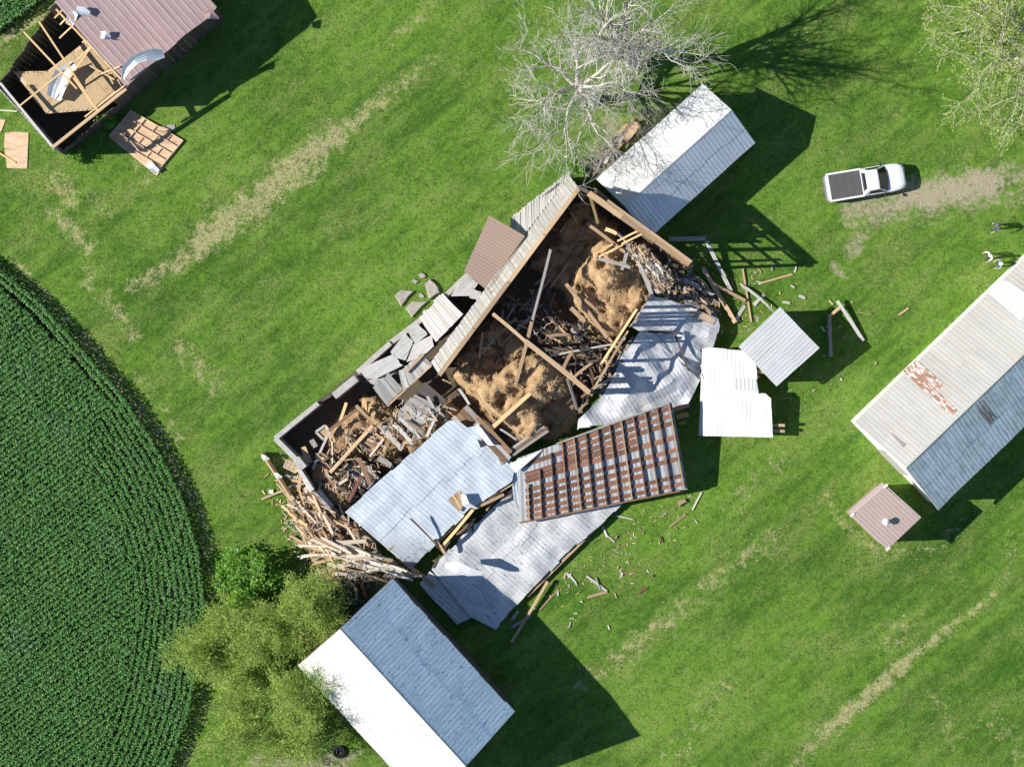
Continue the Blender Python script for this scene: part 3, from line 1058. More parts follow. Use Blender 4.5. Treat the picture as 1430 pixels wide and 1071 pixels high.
fr_a, fr_b = corner_f, A_r + al * 8.0
w_ = thing  # (alias kept for brevity)
wall_boards(t, corner_f, A_r, 0.02, lambda s: 3.9 + 0.6 * s, 'siding_d', 0.32, seed=3) if False else None
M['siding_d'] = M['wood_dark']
wall_boards(t, corner_f, A_r - dnv * 0.2, 0.02, lambda s: (1.8 + .2 * math.sin(s * 30)) if s < .8 else 4.3, 'wood_dark', 0.34, seed=3)  # dark wood paints the shadow on this siding
wall_boards(t, A_r - dnv * 0.2, A_r + al * 8.1 - dnv * 0.2, 0.02, lambda s: 4.45, 'wood_dark', 0.5, seed=4)  # shaded front siding, its darkness set by the wood colour
wall_boards(t, corner_b, corner_f, 0.02, lambda s: 3.7 + 0.1 * math.sin(s * 9), 'wood_white', 0.34, seed=5)
bk0 = corner_b; bk1 = V2(70, 16, 4.6)
wall_boards(t, bk0, bk1, 0.02, lambda s: 3.0 + 1.6 * s + 0.15 * math.sin(s * 23), 'wood_dark', 0.34, seed=6)
wall_boards(t, bk1, bk1 + al * 9.0, 0.02, lambda s: 5.3, 'wood_grey', 0.5, seed=7)
# floor inside
fl = [bk0, corner_f, A_r - dnv * 0.2, A_r + al * 8 - dnv * 0.2, bk1 + al * 9.0, bk1]
mk('floor', [(p.x, p.y, 0.05) for p in fl], [tuple(range(len(fl)))], M['dirt_dark'], t)
lf = [V2(18, 100, 2.5), V2(66, 100, 2.5), V2(130, 50, 2.5), V2(172, 90, 2.5), V2(180, 116, 2.5), V2(128, 154, 2.5), V2(66, 159, 2.5), V2(42, 130, 2.5)]
mb = MB(); mb.prism([(p.x, p.y) for p in lf], 2.38, 2.52); mb.build('loft_floor', M['ply'], t)
for (x, y) in ((70, 150), (125, 147), (168, 110), (60, 108), (125, 70)):
    p = V2(x, y, 2.0); plank('post', (p.x, p.y, 0.0), (p.x, p.y, 2.4), 0.16, 0.16, 'wood_brown', t, 'sawn2')
# plates and rafters left standing over the open end
def bar(parent, name, a, b, wd, th, mat, kind='rough'):
    return plank(name, W(*a), W(*b), wd, th, mat, parent, kind)
bar(t, 'top_plate', (74, 206, 4.0), (177, 124, 4.55), 0.2, 0.2, 'wood_tan', 'sawn2')
bar(t, 'top_plate', (0, 116, 3.85), (74, 206, 3.95), 0.16, 0.14, 'wood_white', 'sawn2')
for (a, b) in (((78, 13, 5.2), (170, 112, 4.7)), ((54, 30, 4.9), (138, 157, 4.3)), ((33, 45, 4.7), (108, 125, 4.3)), ((96, 100, 4.3), (136, 155, 4.25))):
    bar(t, 'rafter', a, b, 0.12, 0.2, 'wood_fresh', 'sawn2')
for (a, b) in (((24, 151, 3.9), (107, 85, 4.4)), ((107, 85, 4.45), (143, 50, 4.9)), ((97, 110, 4.45), (130, 62, 4.8)),
               ((76, 26, 5.0), (90, 12, 5.3)), ((118, 164, 4.2), (174, 120, 4.75)), ((141, 104, 4.6), (168, 93, 4.9)),
               ((115, 60, 4.75), (128, 50, 5.0)), ((84, 35, 4.9), (97, 22, 5.1)), ((105, 44, 4.9), (116, 36, 5.0)), ((83, 54, 4.6), (100, 38, 5.0)),
               ((148, 100, 4.55), (158, 118, 4.45)), ((125, 92, 4.6), (160, 112, 4.55))):
    bar(t, 'purlin', a, b, 0.1, 0.07, 'wood_fresh', 'rough')
# loose pieces inside and on the torn edge, each a thing of its own
def hay_mound(name, label, poly_px, base, hfun, parent=None, step=0.15, seed=1, strands=500, mat='hay', cat='hay', zref=2.5):
    """heap with an uneven top over a plan outline; outline points at height zref"""
    poly = [V2(x, y, zref) for (x, y) in poly_px]
    xs = [p.x for p in poly]; ys = [p.y for p in poly]
    nx = int((max(xs) - min(xs)) / step) + 3; ny = int((max(ys) - min(ys)) / step) + 3
    idx = {}; v = []; f = []
    rp = random.Random(seed + 100)
    pits = [(rp.uniform(min(xs), max(xs)), rp.uniform(min(ys), max(ys)), rp.uniform(.18, .42)) for _ in range(int((max(xs) - min(xs)) * (max(ys) - min(ys)) / 2.2))]
    def edge(x, y):
        q = Vector((x, y)); best = 9
        for i in range(len(poly)):
            a, b = poly[i], poly[(i + 1) % len(poly)]
            dd = b - a; tt = max(0, min(1, (q - a).dot(dd) / dd.length_squared))
            best = min(best, (a + dd * tt - q).length)
        return best
    for i in range(nx):
        for j in range(ny):
            x = min(xs) + (i - 1) * step + 0.05 * mnoise.noise(Vector((i * 1.7, j * 1.3, seed)))
            y = min(ys) + (j - 1) * step + 0.05 * mnoise.noise(Vector((i * 1.1, j * 1.9, seed + 5)))
            ins = inpoly(x, y, [(p.x, p.y) for p in poly])
            dd = edge(x, y)
            wob = 0.18 * mnoise.noise(Vector((x * 1.5, y * 1.5, seed)))
            s = (dd if ins else -dd) + wob + 0.18
            if s < -0.30: continue
            rough = 1.0
            k = max(0.0, min(1.0, (s + 0.25) / 0.75)); k = k * k * (3 - 2 * k)
            hh = hfun(x, y)
            n1 = mnoise.noise(Vector((x * 0.75, y * 0.75, seed * 3.1))); n2 = mnoise.noise(Vector((x * 2.2, y * 2.2, seed))); n3 = mnoise.noise(Vector((x * 5, y * 5, seed)))
            vd = mnoise.voronoi(Vector((x * 0.75 + .3 * n2, y * 0.75, seed * 2.0)))[0]
            cre = max(0.0, 0.12 - (vd[1] - vd[0])) / 0.12
            pit = 0.0
            for (ax_, ay_, ar_) in pits: pit = max(pit, math.exp(-(((x - ax_) ** 2 + (y - ay_) ** 2) / (ar_ * ar_)) ** 2))
            z = base - (0.28 * cre + 0.65 * pit) * min(1, hh) * k + (hh * (1 + 0.26 * n1) + 0.18 * n2 + 0.07 * n3) * k
            idx[(i, j)] = len(v); v.append((x, y, max(base, z)))
    for (i, j), a in idx.items():
        q = [idx.get((i + 1, j)), idx.get((i + 1, j + 1)), idx.get((i, j + 1))]
        if None not in q: f.append((a, q[0], q[1], q[2]))
    o = mk(name, v, f, M[mat], parent, True)
    r = random.Random(seed)
    sv = []; sf = []
    for _ in range(strands * 5):
        p = Vector(v[r.randrange(len(v))]) + Vector((r.uniform(-.1, .1), r.uniform(-.1, .1), 0.04))
        az = r.uniform(0, 6.28); L = r.uniform(0.08, 0.24); dx = Vector((math.cos(az), math.sin(az), r.uniform(-.3, .6))).normalized()
        sd = Vector((-dx.y, dx.x, 0)) * 0.012
        n_ = len(sv); sv += [p - sd, p + sd, p + dx * L + sd, p + dx * L - sd]; sf.append((n_, n_ + 1, n_ + 2, n_ + 3))
    s_ = mk('loose_straw', sv, sf, M['straw'], o); tag(s_, kind='stuff')
    return tag(o, label, cat, kind='stuff')

# trampled loft boarding, sheet by sheet
lfp = [(p.x, p.y) for p in lf]
lo_c = sum((Vector(p) for p in lfp), Vector((0, 0))) / len(lfp)
for i in range(-4, 5):
    for j in range(-3, 4):
        o0 = lo_c + al * (i * 1.22) + dnv * (j * 2.44 + (0.6 if i % 2 else 0))
        q = [o0, o0 + al * 1.2, o0 + al * 1.2 + dnv * 2.42, o0 + dnv * 2.42]
        # clip the sheet to the loft outline by sampling it as narrow strips
        st = []
        for k in range(7):
            uu = (k + 0.5) / 7
            pts_ = [o0 + al * (1.2 * uu) + dnv * (2.42 * m / 12) for m in range(13)]
            ins_ = [m for m, p in enumerate(pts_) if inpoly(p.x, p.y, lfp)]
            if len(ins_) > 1: st.append((uu, pts_[ins_[0]], pts_[ins_[-1]]))
        if len(st) < 2: continue
        mb = MB(); zz = 2.53 + R.uniform(0, .03)
        hw_ = al * (1.2 / 14)
        for (uu, p, q_) in st:
            mb.prism([p - hw_, q_ - hw_, q_ + hw_, p + hw_] if (al.x * dnv.y - al.y * dnv.x) < 0 else [p - hw_, p + hw_, q_ + hw_, q_ - hw_], zz, zz + 0.02)
        mb.build('loft_sheet', M['osb'], t)



def sheet_curl(name, label, spine, wid, mat, curl=0.5, cat='metal sheet', seed=1, roll=0.0):
    """a torn corrugated sheet bent along a spine of 3D points"""
    r = random.Random(seed)
    nu = 9
    v = []; f = []
    pts = [W(*p) for p in spine]
    n = len(pts)
    for i, p in enumerate(pts):
        tdir = (pts[min(i + 1, n - 1)] - pts[max(i - 1, 0)]).normalized()
        side = Vector((-tdir.y, tdir.x, 0)).normalized()
        wd = wid[i] if isinstance(wid, (list, tuple)) else wid
        for j in range(nu):
            s = j / (nu - 1) - 0.5
            up = curl * (s * 2) ** 2 * wd * 0.5 + (0.03 if j % 2 else 0) + roll * s * wd
            q = p + side * (s * wd) + Vector((0, 0, up + 0.02 * r.random()))
            v.append(q)
    for i in range(n - 1):
        for j in range(nu - 1):
            a = i * nu + j
            f.append((a, a + 1, a + nu + 1, a + nu))
    o = mk(name, v, f, M[mat], None)
    return tag(o, label, cat)


sheet_curl('metal_sheet', 'crumpled pale sheet dropped on the litter inside the open rose-roofed barn', [(76, 138, 2.9), (82, 120, 3.1), (88, 105, 3.0), (104, 90, 3.3)], [1.0, 1.2, 1.1, .5], 'tin', 0.5, seed=2)
sheet_curl('metal_sheet', 'pale torn sheet curled up at the back corner of the rose roof', [(97, 36, 5.0), (101, 24, 5.3), (106, 18, 5.5)], [.5, .7, .4], 'tin', 0.5, seed=3)
sheet_curl('metal_sheet', 'small white sheet folded over the top edge of the rose roof', [(107, 13, 5.75), (117, 17, 5.7), (125, 21, 5.6)], [.35, .6, .4], 'tin', 0.5, seed=4)
sheet_curl('metal_sheet', 'small white flap standing on the torn edge of the rose roof', [(141, 50, 5.35), (147, 50, 5.45), (154, 54, 5.25)], [.5, .6, .3], 'tin', 0.6, seed=5)
sheet_curl('metal_sheet', 'long grey strip of roof steel peeled back near the front eave of the rose roof',
           [(171, 112, 4.95), (176, 98, 5.3), (188, 85, 5.5), (204, 79, 5.4), (216, 78, 5.2), (229, 76, 4.95)], [.15, .45, .55, .6, .8, .5], 'tin', 0.6, seed=6, roll=0.5)
sheet_curl('metal_sheet', 'dark brown sheet bent down at the far gap of the rose roof', [(284, 22, 4.9), (294, 20, 4.9), (306, 27, 4.6)], [.4, .7, .1], 'rose2', 0.4, seed=7)
# ------------------------------------------------------------------ things lying by the rose-roofed barn
t = thing('wall_panel', 'tan framed wall panel blown flat onto the lawn by the rose-roofed barn', 'wall panel', W(205, 200))
pc = [W(183, 154), W(152, 191), W(219, 246), W(257, 197)]
ux = (pc[3] - pc[0]); uy = (pc[1] - pc[0])
mb = MB(); mb.prism([pc[0], pc[1], pc[2], pc[3]], 0.03, 0.07); mb.build('sheathing', M['ply'], t)
def on(u, v, z): return pc[0] + ux * u + uy * v + Vector((0, 0, z))
for v in (0.01, 0.25, 0.5, 0.76, 0.99):
    plank('stud', on(0, v, 0.13), on(1, v, 0.13), 0.07, 0.12, 'ply', t, 'sawn2')
for u in (0.01, 0.28, 0.99):
    plank('plate', on(u, 0, 0.12), on(u, 1, 0.12), 0.07, 0.13, 'ply', t, 'sawn2')
for (u, v) in ((0.5, 0.12), (0.62, 0.37), (0.45, 0.63), (0.7, 0.88), (0.8, 0.62), (0.78, 0.1)):
    plank('blocking', on(u, v - 0.12, 0.11), on(u, v + 0.12, 0.11), 0.06, 0.08, 'ply', t, 'sawn2')
tag(plank('board', on(0.55, 0.05, 0.24), on(0.75, -0.03, 0.2), 0.25, 0.04, 'ply', None, 'broken'), 'short broken plywood scrap on the edge of the framed wall panel', 'board')
tag(plank('board', W(241, 202, .04), W(256, 194, .04), 0.12, 0.05, 'ply', None, 'split'), 'pale splintered stick at the corner of the framed wall panel', 'board')
sheet_curl('metal_sheet', 'small crumpled white scrap on the framed wall panel', [(206, 229, .25), (213, 234, .3), (220, 241, .25)], .45, 'tin', 0.4, seed=8)
for i, (poly, lab) in enumerate(([[(7, 186), (16, 184), (40, 186), (38, 236), (10, 235), (6, 205)], 'tan plywood sheet lying flat on the lawn below the rose-roofed barn'],
                                 [[(-14, 166), (8, 168), (2, 184), (-14, 186)], 'small tan plywood offcut between the plywood sheet and the torn barn wall'],
                                 [[(233, 175), (244, 174), (245, 182), (234, 183)], 'little grey square board in the shade beside the framed panel'])):
    mb = MB(); mb.prism([W(*p) for p in poly][::-1], 0.02 + i * 0.003, 0.06); tag(mb.build('plywood_sheet', M['slab'] if i == 2 else M['ply']), lab, 'plywood')
tag(plank('board', W(-4, 212, .1), W(22, 228, .1), 0.12, 0.05, 'wood_fresh', None, 'sawn2'), 'narrow fresh board lying across the tan plywood sheet', 'board')
tag(plank('pole', W(-20, 153, .1), W(24, 156, .12), 0.09, 0.09, 'wood_white', None, 'sawn2'), 'thin white pole lying on grass at the torn barn wall', 'pole')

# ------------------------------------------------------------------ the wrecked barn
BR = thing('collapsed_barn', 'wrecked timber barn open to the sky with leaning grey board wall and hay inside', 'barn', W(640, 500))
fl = [(386, 612), (648, 388), (802, 248), (960, 372), (905, 425), (800, 590), (700, 640), (560, 760), (490, 720), (430, 668)]
mk('floor', [(W(x, y).x, W(x, y).y, 0.03) for (x, y) in fl], [tuple(reversed(range(len(fl))))], M['dirt_dark'], BR)
# foundation: lengths of old concrete wall, some knocked out of line
def fwall(a, b, z, th, mat='concrete'):
    p, q = W(*a, z), W(*b, z)
    mb = MB(); dd = (q - p); n = Vector((-dd.y, dd.x, 0)).normalized() * th / 2
    r = random.Random(int(a[0]))
    k = max(2, int(dd.length / 0.9))
    top = [z + r.uniform(-0.05, 0.03) for _ in range(k + 1)]
    for i in range(k):
        u, v_ = p + dd * (i / k), p + dd * ((i + 1) / k)
        P = [u - n, v_ - n, v_ + n, u + n]
        mb.prism([(x.x, x.y) for x in P], 0.0, [top[i], top[i + 1], top[i + 1], top[i]])
    return mb.build('foundation_wall', M[mat], BR)
ZF = 2.3
fwall((384, 612), (444, 563), ZF, 0.32)
fwall((445, 561), (462, 551), ZF - 0.5, 0.25, 'wood_dark')
fwall((466, 553), (497, 528), ZF, 0.50)
fwall((499, 520), (545, 479), ZF, 0.34)
fwall((545, 479), (588, 446), ZF - 0.1, 0.34)
fwall((588, 446), (648, 388), ZF - 0.15, 0.32)
fwall((648, 388), (720, 312), ZF - 0.2, 0.30)
fwall((720, 312), (800, 246), ZF - 0.2, 0.30)
fwall((384, 612), (413, 641), ZF, 0.34)
fwall((413, 640), (424, 654), ZF + 0.1, 0.5)
fwall((417, 655), (436, 685), ZF - 0.4, 0.30, 'wood_white')
fwall((436, 685), (465, 716), ZF - 0.7, 0.22, 'wood_grey')
# leaning upper wall: boards from the tan top plate down to the crease
T0, T1 = W(809, 263, 5.5), W(614, 523, 4.3)
C0, C1 = W(796, 246, 3.0), W(603, 506, 2.9)
LW = thing  # noqa
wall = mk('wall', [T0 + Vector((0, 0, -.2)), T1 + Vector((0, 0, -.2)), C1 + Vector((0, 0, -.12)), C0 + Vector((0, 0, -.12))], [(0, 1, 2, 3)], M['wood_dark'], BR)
def strip_boards(parent, t0, t1, c0, c1, wid, mat, seed, skip=None, name='siding_board', over=0.06, jit=0.05, th=0.05, kind='rough'):
    r = random.Random(seed)
    n = max(1, round((t1 - t0).length / wid))
    for i in range(n):
        s = (i + 0.5) / n
        if skip and skip(s): continue
        a = t0.lerp(t1, s); b = c0.lerp(c1, s)
        dd = (b - a)
        a2 = a - dd.normalized() * r.uniform(0, over * 0.3); b2 = b + dd.normalized() * (r.uniform(-jit, jit) + over)
        up = (t1 - t0).cross(dd); up = up if up.z > 0 else -up
        o_ = up.normalized() * r.uniform(0, 0.04)
        plank(name, a2 + o_, b2 + o_, (t1 - t0).length / n * r.uniform(0.9, 0.99), th, mat if isinstance(mat, str) else r.choice(mat), parent, kind, up=tuple(up))
strip_boards(wall, T0, T1, C0, C1, 0.30, ['siding_b', 'siding_b', 'siding_w'] if 'siding_b' in M else ['wood_grey'], 31) if False else None
M['siding_b'] = mat_wood('bleached_siding', (0.27, 0.26, 0.235), (0.47, 0.455, 0.42), var=0.3)
strip_boards(wall, T0, T1, C0, C1, 0.30, ['siding_b'], 31)
def plate(name, a, b, n, wd, th, mat, seed, parent=BR, jit=0.03):
    """a long timber, several lengths butted end to end"""
    r = random.Random(seed); p, q = W(*a), W(*b)
    for i in range(n):
        u, v_ = p.lerp(q, i / n), p.lerp(q, (i + 1) / n)
        o_ = Vector((0, 0, r.uniform(-jit, jit)))
        plank(name, u + o_, v_ + o_, wd, th, mat, parent, 'sawn2')
plate('top_plate', (809, 262, 5.55), (613, 524, 4.4), 4, 0.30, 0.26, 'wood_tan', 2)
plate('girt', (803, 254, 4.3), (608, 515, 3.6), 3, 0.10, 0.12, 'wood_tan', 3)
for s in (0.02, 0.2, 0.4, 0.6, 0.8, 0.98):
    tp = T0.lerp(T1, s); ft = W(800, 250).lerp(W(600, 510), s)
    plank('post', (ft.x + 0.3, ft.y - 0.2, 0.0), tp + Vector((0.1, -0.1, -0.1)), 0.22, 0.22, 'wood_brown', BR, 'sawn2')
# lower lean-to boards, in surviving patches
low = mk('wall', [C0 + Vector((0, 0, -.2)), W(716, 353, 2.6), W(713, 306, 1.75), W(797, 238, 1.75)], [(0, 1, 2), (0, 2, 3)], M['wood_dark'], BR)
mk('wall', [C0 + Vector((.1, -.1, -.1)), C1 + Vector((.1, -.1, -.1)), (C1.x + .1, C1.y - .1, 0.0), (C0.x + .1, C0.y - .1, 0.0)], [(0, 1, 2, 3)], M['wood_dark'], BR)  # unseen backing wall added to keep sunlight off the bay floor
strip_boards(low, W(795, 247, 3.0), W(716, 350, 2.95), W(797, 239, 2.1), W(714, 306, 2.15), 0.30, ['siding_b'], 32)
ca = W(648, 440, 3.0); cb = W(607, 479, 2.9)
strip_boards(low, W(647, 439, 3.0), W(609, 478, 2.95), W(619, 411, 2.25), W(585, 443, 2.3), 0.24, ['wood_white'], 33, jit=0.12)
strip_boards(low, W(604, 508, 2.7), W(564, 546, 2.6), W(588, 495, 2.9), W(558, 520, 2.8), 0.24, ['wood_white', 'siding_b'], 34, jit=0.08)
strip_boards(low, W(563, 543, 2.4), W(540, 566, 2.3), W(544, 522, 2.7), W(521, 541, 2.6), 0.26, ['wood_white', 'siding_b'], 35, jit=0.08)
plate('girt', (567, 520, 2.95), (592, 494, 3.05), 1, 0.16, 0.12, 'wood_tan', 5)
plate('girt', (541, 567, 2.35), (603, 510, 2.75), 2, 0.10, 0.10, 'wood_tan', 6)
# NE end wall: tan top timber, posts, girts and what is left of its boards
N0, N1 = W(823, 270, 7.6), W(963, 370, 6.6)
plate('top_plate', (822, 270, 7.6), (963, 369, 6.6), 3, 0.38, 0.28, 'wood_tan', 7)
plate('top_plate', (848, 280, 7.5), (966, 366, 6.75), 2, 0.16, 0.2, 'wood_tan', 8)
ng = lambda s: W(824, 275).lerp(W(957, 378), s)
for s in (0.02, 0.25, 0.5, 0.74, 0.98):
    f = ng(s); tp = N0.lerp(N1, s)
    plank('post', (f.x, f.y, 0), tp + Vector((0, 0, -0.1)), 0.22, 0.22, 'wood_brown', BR, 'sawn2')
for z in (1.0, 2.3, 3.6, 4.9, 6.0):
    a, b = ng(0.0), ng(1.0)
    plank('girt', (a.x, a.y, z), (b.x, b.y, z), 0.08, 0.16, 'wood_brown', BR, 'sawn2', up=(0.6, 0.8, 0))
r = random.Random(4)
for i in range(30):
    s = (i + 0.5) / 30
    if s > 0.66 and r.random() < 0.85: continue
    f = ng(s); tp = N0.lerp(N1, s)
    ov = Vector((0.10, 0.12, 0))
    plank('siding_board', (f.x + .1, f.y + .12, 0.05), tp + ov + Vector((0, 0, -0.2 - (0.9 * r.random() if s > 0.4 else 0))), 0.29, 0.04, 'wood_grey', BR, 'broken' if s > .3 else 'rough', up=(0.6, 0.8, 0))
# NW/NE corner: cladding that shades the shed roof behind
plank('brace', W(823, 271, 7.4), W(835, 312, 5.0), 0.16, 0.14, 'wood_fresh', BR, 'rough')
plank('brace', W(809, 262, 5.5), W(823, 270, 7.3), 0.2, 0.2, 'wood_dark', BR, 'sawn2')
# main frame still standing inside
plank('tie_beam', W(688, 438, 4.9), W(735, 478, 4.95), 0.22, 0.25, 'wood_tan', BR, 'rough')
plank('tie_beam', W(733, 476, 4.95), W(824, 549, 5.0), 0.32, 0.3, 'wood_tan', BR, 'rough')
plank('long_pole', W(769, 348, 4.6), W(743, 448, 5.2), 0.2, 0.2, 'wood_grey', BR, 'rough')
plank('long_pole', W(743, 448, 5.2), W(719, 540, 3.2), 0.24, 0.22, 'wood_tan', BR, 'rough')
for (x, y, z) in ((690, 440, 4.8), (740, 482, 4.8), (820, 546, 4.9), (768, 350, 4.5)):
    p = W(x, y, z); f = W(x + 2, y + 2); plank('post', (p.x, p.y, 0.0), p, 0.24, 0.24, 'wood_brown', BR, 'sawn2')
# near side wall: boards still standing on edge between the hay and the fallen roofs
sg = lambda s: W(822, 552).lerp(W(903, 414), s)
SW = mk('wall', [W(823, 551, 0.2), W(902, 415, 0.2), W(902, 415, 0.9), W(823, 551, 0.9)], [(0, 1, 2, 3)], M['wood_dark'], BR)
r = random.Random(17)
for i in range(28):
    s = (i + 0.5) / 28
    if r.random() < (0.2 if s < .62 else 0.06): continue
    f = sg(s); zt = r.uniform(3.9, 4.9)
    if 0.36 < s < 0.50: zt = 2.4
    plank('siding_board', (f.x, f.y, 0.05), (f.x + r.uniform(-.06, .06), f.y + r.uniform(-.06, .06), zt), 0.27, 0.04, r.choice(['wood_grey', 'wood_tan']), SW, 'broken', up=(-0.87, 0.5, 0))
for s in (0.03, 0.34, 0.52, 0.97):
    f = sg(s); plank('post', (f.x - .1, f.y, 0), (f.x - .1, f.y, 4.8), 0.18, 0.18, 'wood_brown', BR, 'sawn2')
plate('top_plate', (826, 548, 4.85), (872, 470, 4.9), 2, 0.14, 0.16, 'wood_tan', 19)
# rails of the mow between the two heaps
plank('mow_rail', W(790, 396, 2.6), W(848, 472, 2.4), 0.26, 0.22, 'wood_tan', BR, 'rough')
plank('mow_rail', W(797, 430, 2.0), W(824, 458, 2.2), 0.30, 0.2, 'wood_tan', BR, 'rough')
plank('mow_rail', W(846, 468, 2.4), W(868, 495, 2.0), 0.18, 0.16, 'wood_tan', BR, 'broken')

# hay
def cone(cx, cy, h, r_):
    p = V2(cx, cy, h)
    return lambda x, y: h * max(0.0, 1 - ((x - p.x) ** 2 + (y - p.y) ** 2) / (r_ * r_))
def blob(lst, floor_h):
    fs = [(V2(cx, cy, h), h, r_) for (cx, cy, h, r_) in lst]
    def f(x, y):
        z = floor_h
        for p, h, r_ in fs:
            q = 1 - ((x - p.x) ** 2 + (y - p.y) ** 2) / (r_ * r_)
            if q > 0: z = max(z, floor_h + (h - floor_h) * min(1, q * 1.4))
        return z
    return f
hay_mound('hay_heap', 'broad tan hay heap against the tall end wall of the wrecked barn',
          [(806, 378), (820, 348), (841, 333), (868, 345), (888, 372), (908, 410), (888, 434), (868, 462), (844, 470), (818, 436), (794, 404)],
          0.05, blob([(818, 372, 3.1, 1.3), (848, 384, 3.2, 1.1), (842, 345, 3.3, 1.4), (824, 366, 3.0, 1.0)], 2.2), seed=3, strands=700)
hay_mound('hay_heap', 'lumpy tan hay heap under the leaning pole in the middle of the wrecked barn',
          [(634, 524), (648, 508), (672, 517), (698, 522), (715, 506), (737, 494), (764, 505), (786, 526), (798, 548), (770, 556), (752, 572), (756, 596), (744, 612),
           (726, 622), (716, 602), (700, 585), (684, 576), (668, 556)],
          0.05, blob([(700, 560, 3.2, 2.2), (750, 525, 3.1, 1.6), (735, 590, 3.4, 1.5), (655, 530, 3.0, 1.2), (715, 530, 3.3, 1.4)], 2.3), seed=5, strands=900)
hay_mound('hay_heap', 'dim brown hay in the deep shade under the leaning board wall',
          [(640, 500), (690, 445), (735, 485), (715, 512), (690, 526), (660, 520)], 0.04, lambda x, y: 1.5, seed=6, strands=300)
hay_mound('hay_heap', 'dim brown hay in the shaded corner below the tall end wall',
          [(745, 362), (812, 282), (862, 318), (838, 340), (812, 372), (792, 402)], 0.04, lambda x, y: 1.3, seed=7, strands=300)
hay_mound('hay_heap', 'shadowed low hay beyond the bright heap in the middle of the wrecked barn',
          [(752, 572), (772, 556), (800, 552), (806, 572), (790, 600), (760, 612), (746, 606)], 0.03, lambda x, y: 0.9, seed=8, strands=200)
hay_mound('hay_heap', 'tan hay spilling below the fallen grey boards at the open corner of the wrecked barn',
          [(505, 562), (520, 556), (545, 578), (560, 600), (600, 598), (625, 570), (640, 585), (615, 600), (590, 628), (560, 625), (535, 640), (520, 622), (515, 585)],
          0.03, lambda x, y: 1.5, seed=11, strands=400)
hay_mound('hay_heap', 'brown hay mixed with timbers in the roofless stall of the wrecked barn',
          [(458, 605), (498, 572), (522, 592), (500, 618), (485, 632), (470, 640)], 0.03, lambda x, y: 1.1, seed=13, strands=300)
hay_mound('hay_heap', 'brown hay along the broken side wall near the plank heap',
          [(436, 665), (450, 655), (470, 672), (488, 690), (478, 708), (456, 696)], 0.03, lambda x, y: 1.0, seed=14, strands=260)
hay_mound('hay_heap', 'brown hay showing through the splintered plank heap',
          [(476, 745), (495, 740), (520, 762), (512, 775), (490, 772)], 0.02, lambda x, y: 0.7, seed=15, strands=200)

# ------------------------------------------------------------------ fallen roof sections
def P2(lst, z):
    return [V2(x, y, z) for (x, y) in lst]
rbp = head(Vector((445, -391)))
M['fr_blue'] = mat_metal('galvanised_blue', (0.55, 0.61, 0.66), (0.46, 0.52, 0.58), stain_amt=0.6, rust_amt=0.02, rot=rbp, metallic=0.25, rough=0.6, spot=0.2)
M['fr_grey'] = mat_metal('weathered_galvanised', (0.60, 0.61, 0.61), (0.50, 0.49, 0.48), stain_amt=0.6, rust_amt=0.06, rot=rbp, metallic=0.2, rough=0.5, spot=0.7)
M['fr_crump'] = mat_metal('crumpled_galvanised', (0.60, 0.61, 0.62), (0.46, 0.47, 0.48), stain_amt=0.6, rust_amt=0.08, rot=0.6, metallic=0.2, rough=0.5, spot=0.6)
M['fr_white'] = mat_metal('fresh_white_steel', (0.80, 0.80, 0.79), (0.66, 0.66, 0.65), stain_amt=0.3, rust_amt=0.0, rot=1.57, metallic=0.0, rough=0.45)

M['fr_under'] = mat_metal('dull_underside_steel', (0.42, 0.44, 0.46), (0.34, 0.33, 0.32), stain_amt=0.7, rust_amt=0.15, rot=1.3, metallic=0.2, rough=0.6, spot=0.3)
# 1: light blue slope lying over the near side of the wreck
t = thing('fallen_roof', 'light blue ribbed roof section lying over the timber and hay with a torn hole', 'fallen roof', W(590, 690))
pz = plane_z((*V2(478, 716, 2.4), 2.4), (*V2(573, 800, 1.7), 1.7), (*V2(627, 586, 3.0), 3.0))
crease = (V2(600, 755, 2.0), V2(545, 700, 2.0))
def z_blue(x, y):
    z = pz(x, y)
    q = Vector((x, y)) - V2(500, 735, 2)
    ax = (V2(612, 757, 2) - V2(500, 735, 2)); ax.normalize()
    side = ax.x * q.y - ax.y * q.x         # left of the fold is positive
    xd = max(0.0, x - V2(488, 725, 2).x)
    return z - max(0.0, -side) * 0.13 * xd
poly1 = [(478, 716), (627, 586), (642, 588), (650, 596), (667, 592), (704, 631), (694, 642), (721, 650), (717, 674), (659, 710), (612, 757), (573, 800)]
metal_sheets(t, P2(poly1, 2.4), Vector((445, -391)), z_blue, M['fr_blue'], 0.88, 0.29, 0.026, 7, 0.12, 'roof_sheet', None, 21, dents=0.07, courses=2)
for k, (a, b) in enumerate((((500, 735, 2.0), (650, 610, 2.6)), ((540, 768, 1.7), (690, 660, 2.2)), ((612, 757, 1.75), (659, 711, 2.0)), ((659, 711, 2.0), (717, 675, 2.2)))):
    plank('purlin', W(*a) - Vector((0, 0, 0.12)), W(*b) - Vector((0, 0, 0.12)), 0.14, 0.1, 'wood_tan', t, 'rough')
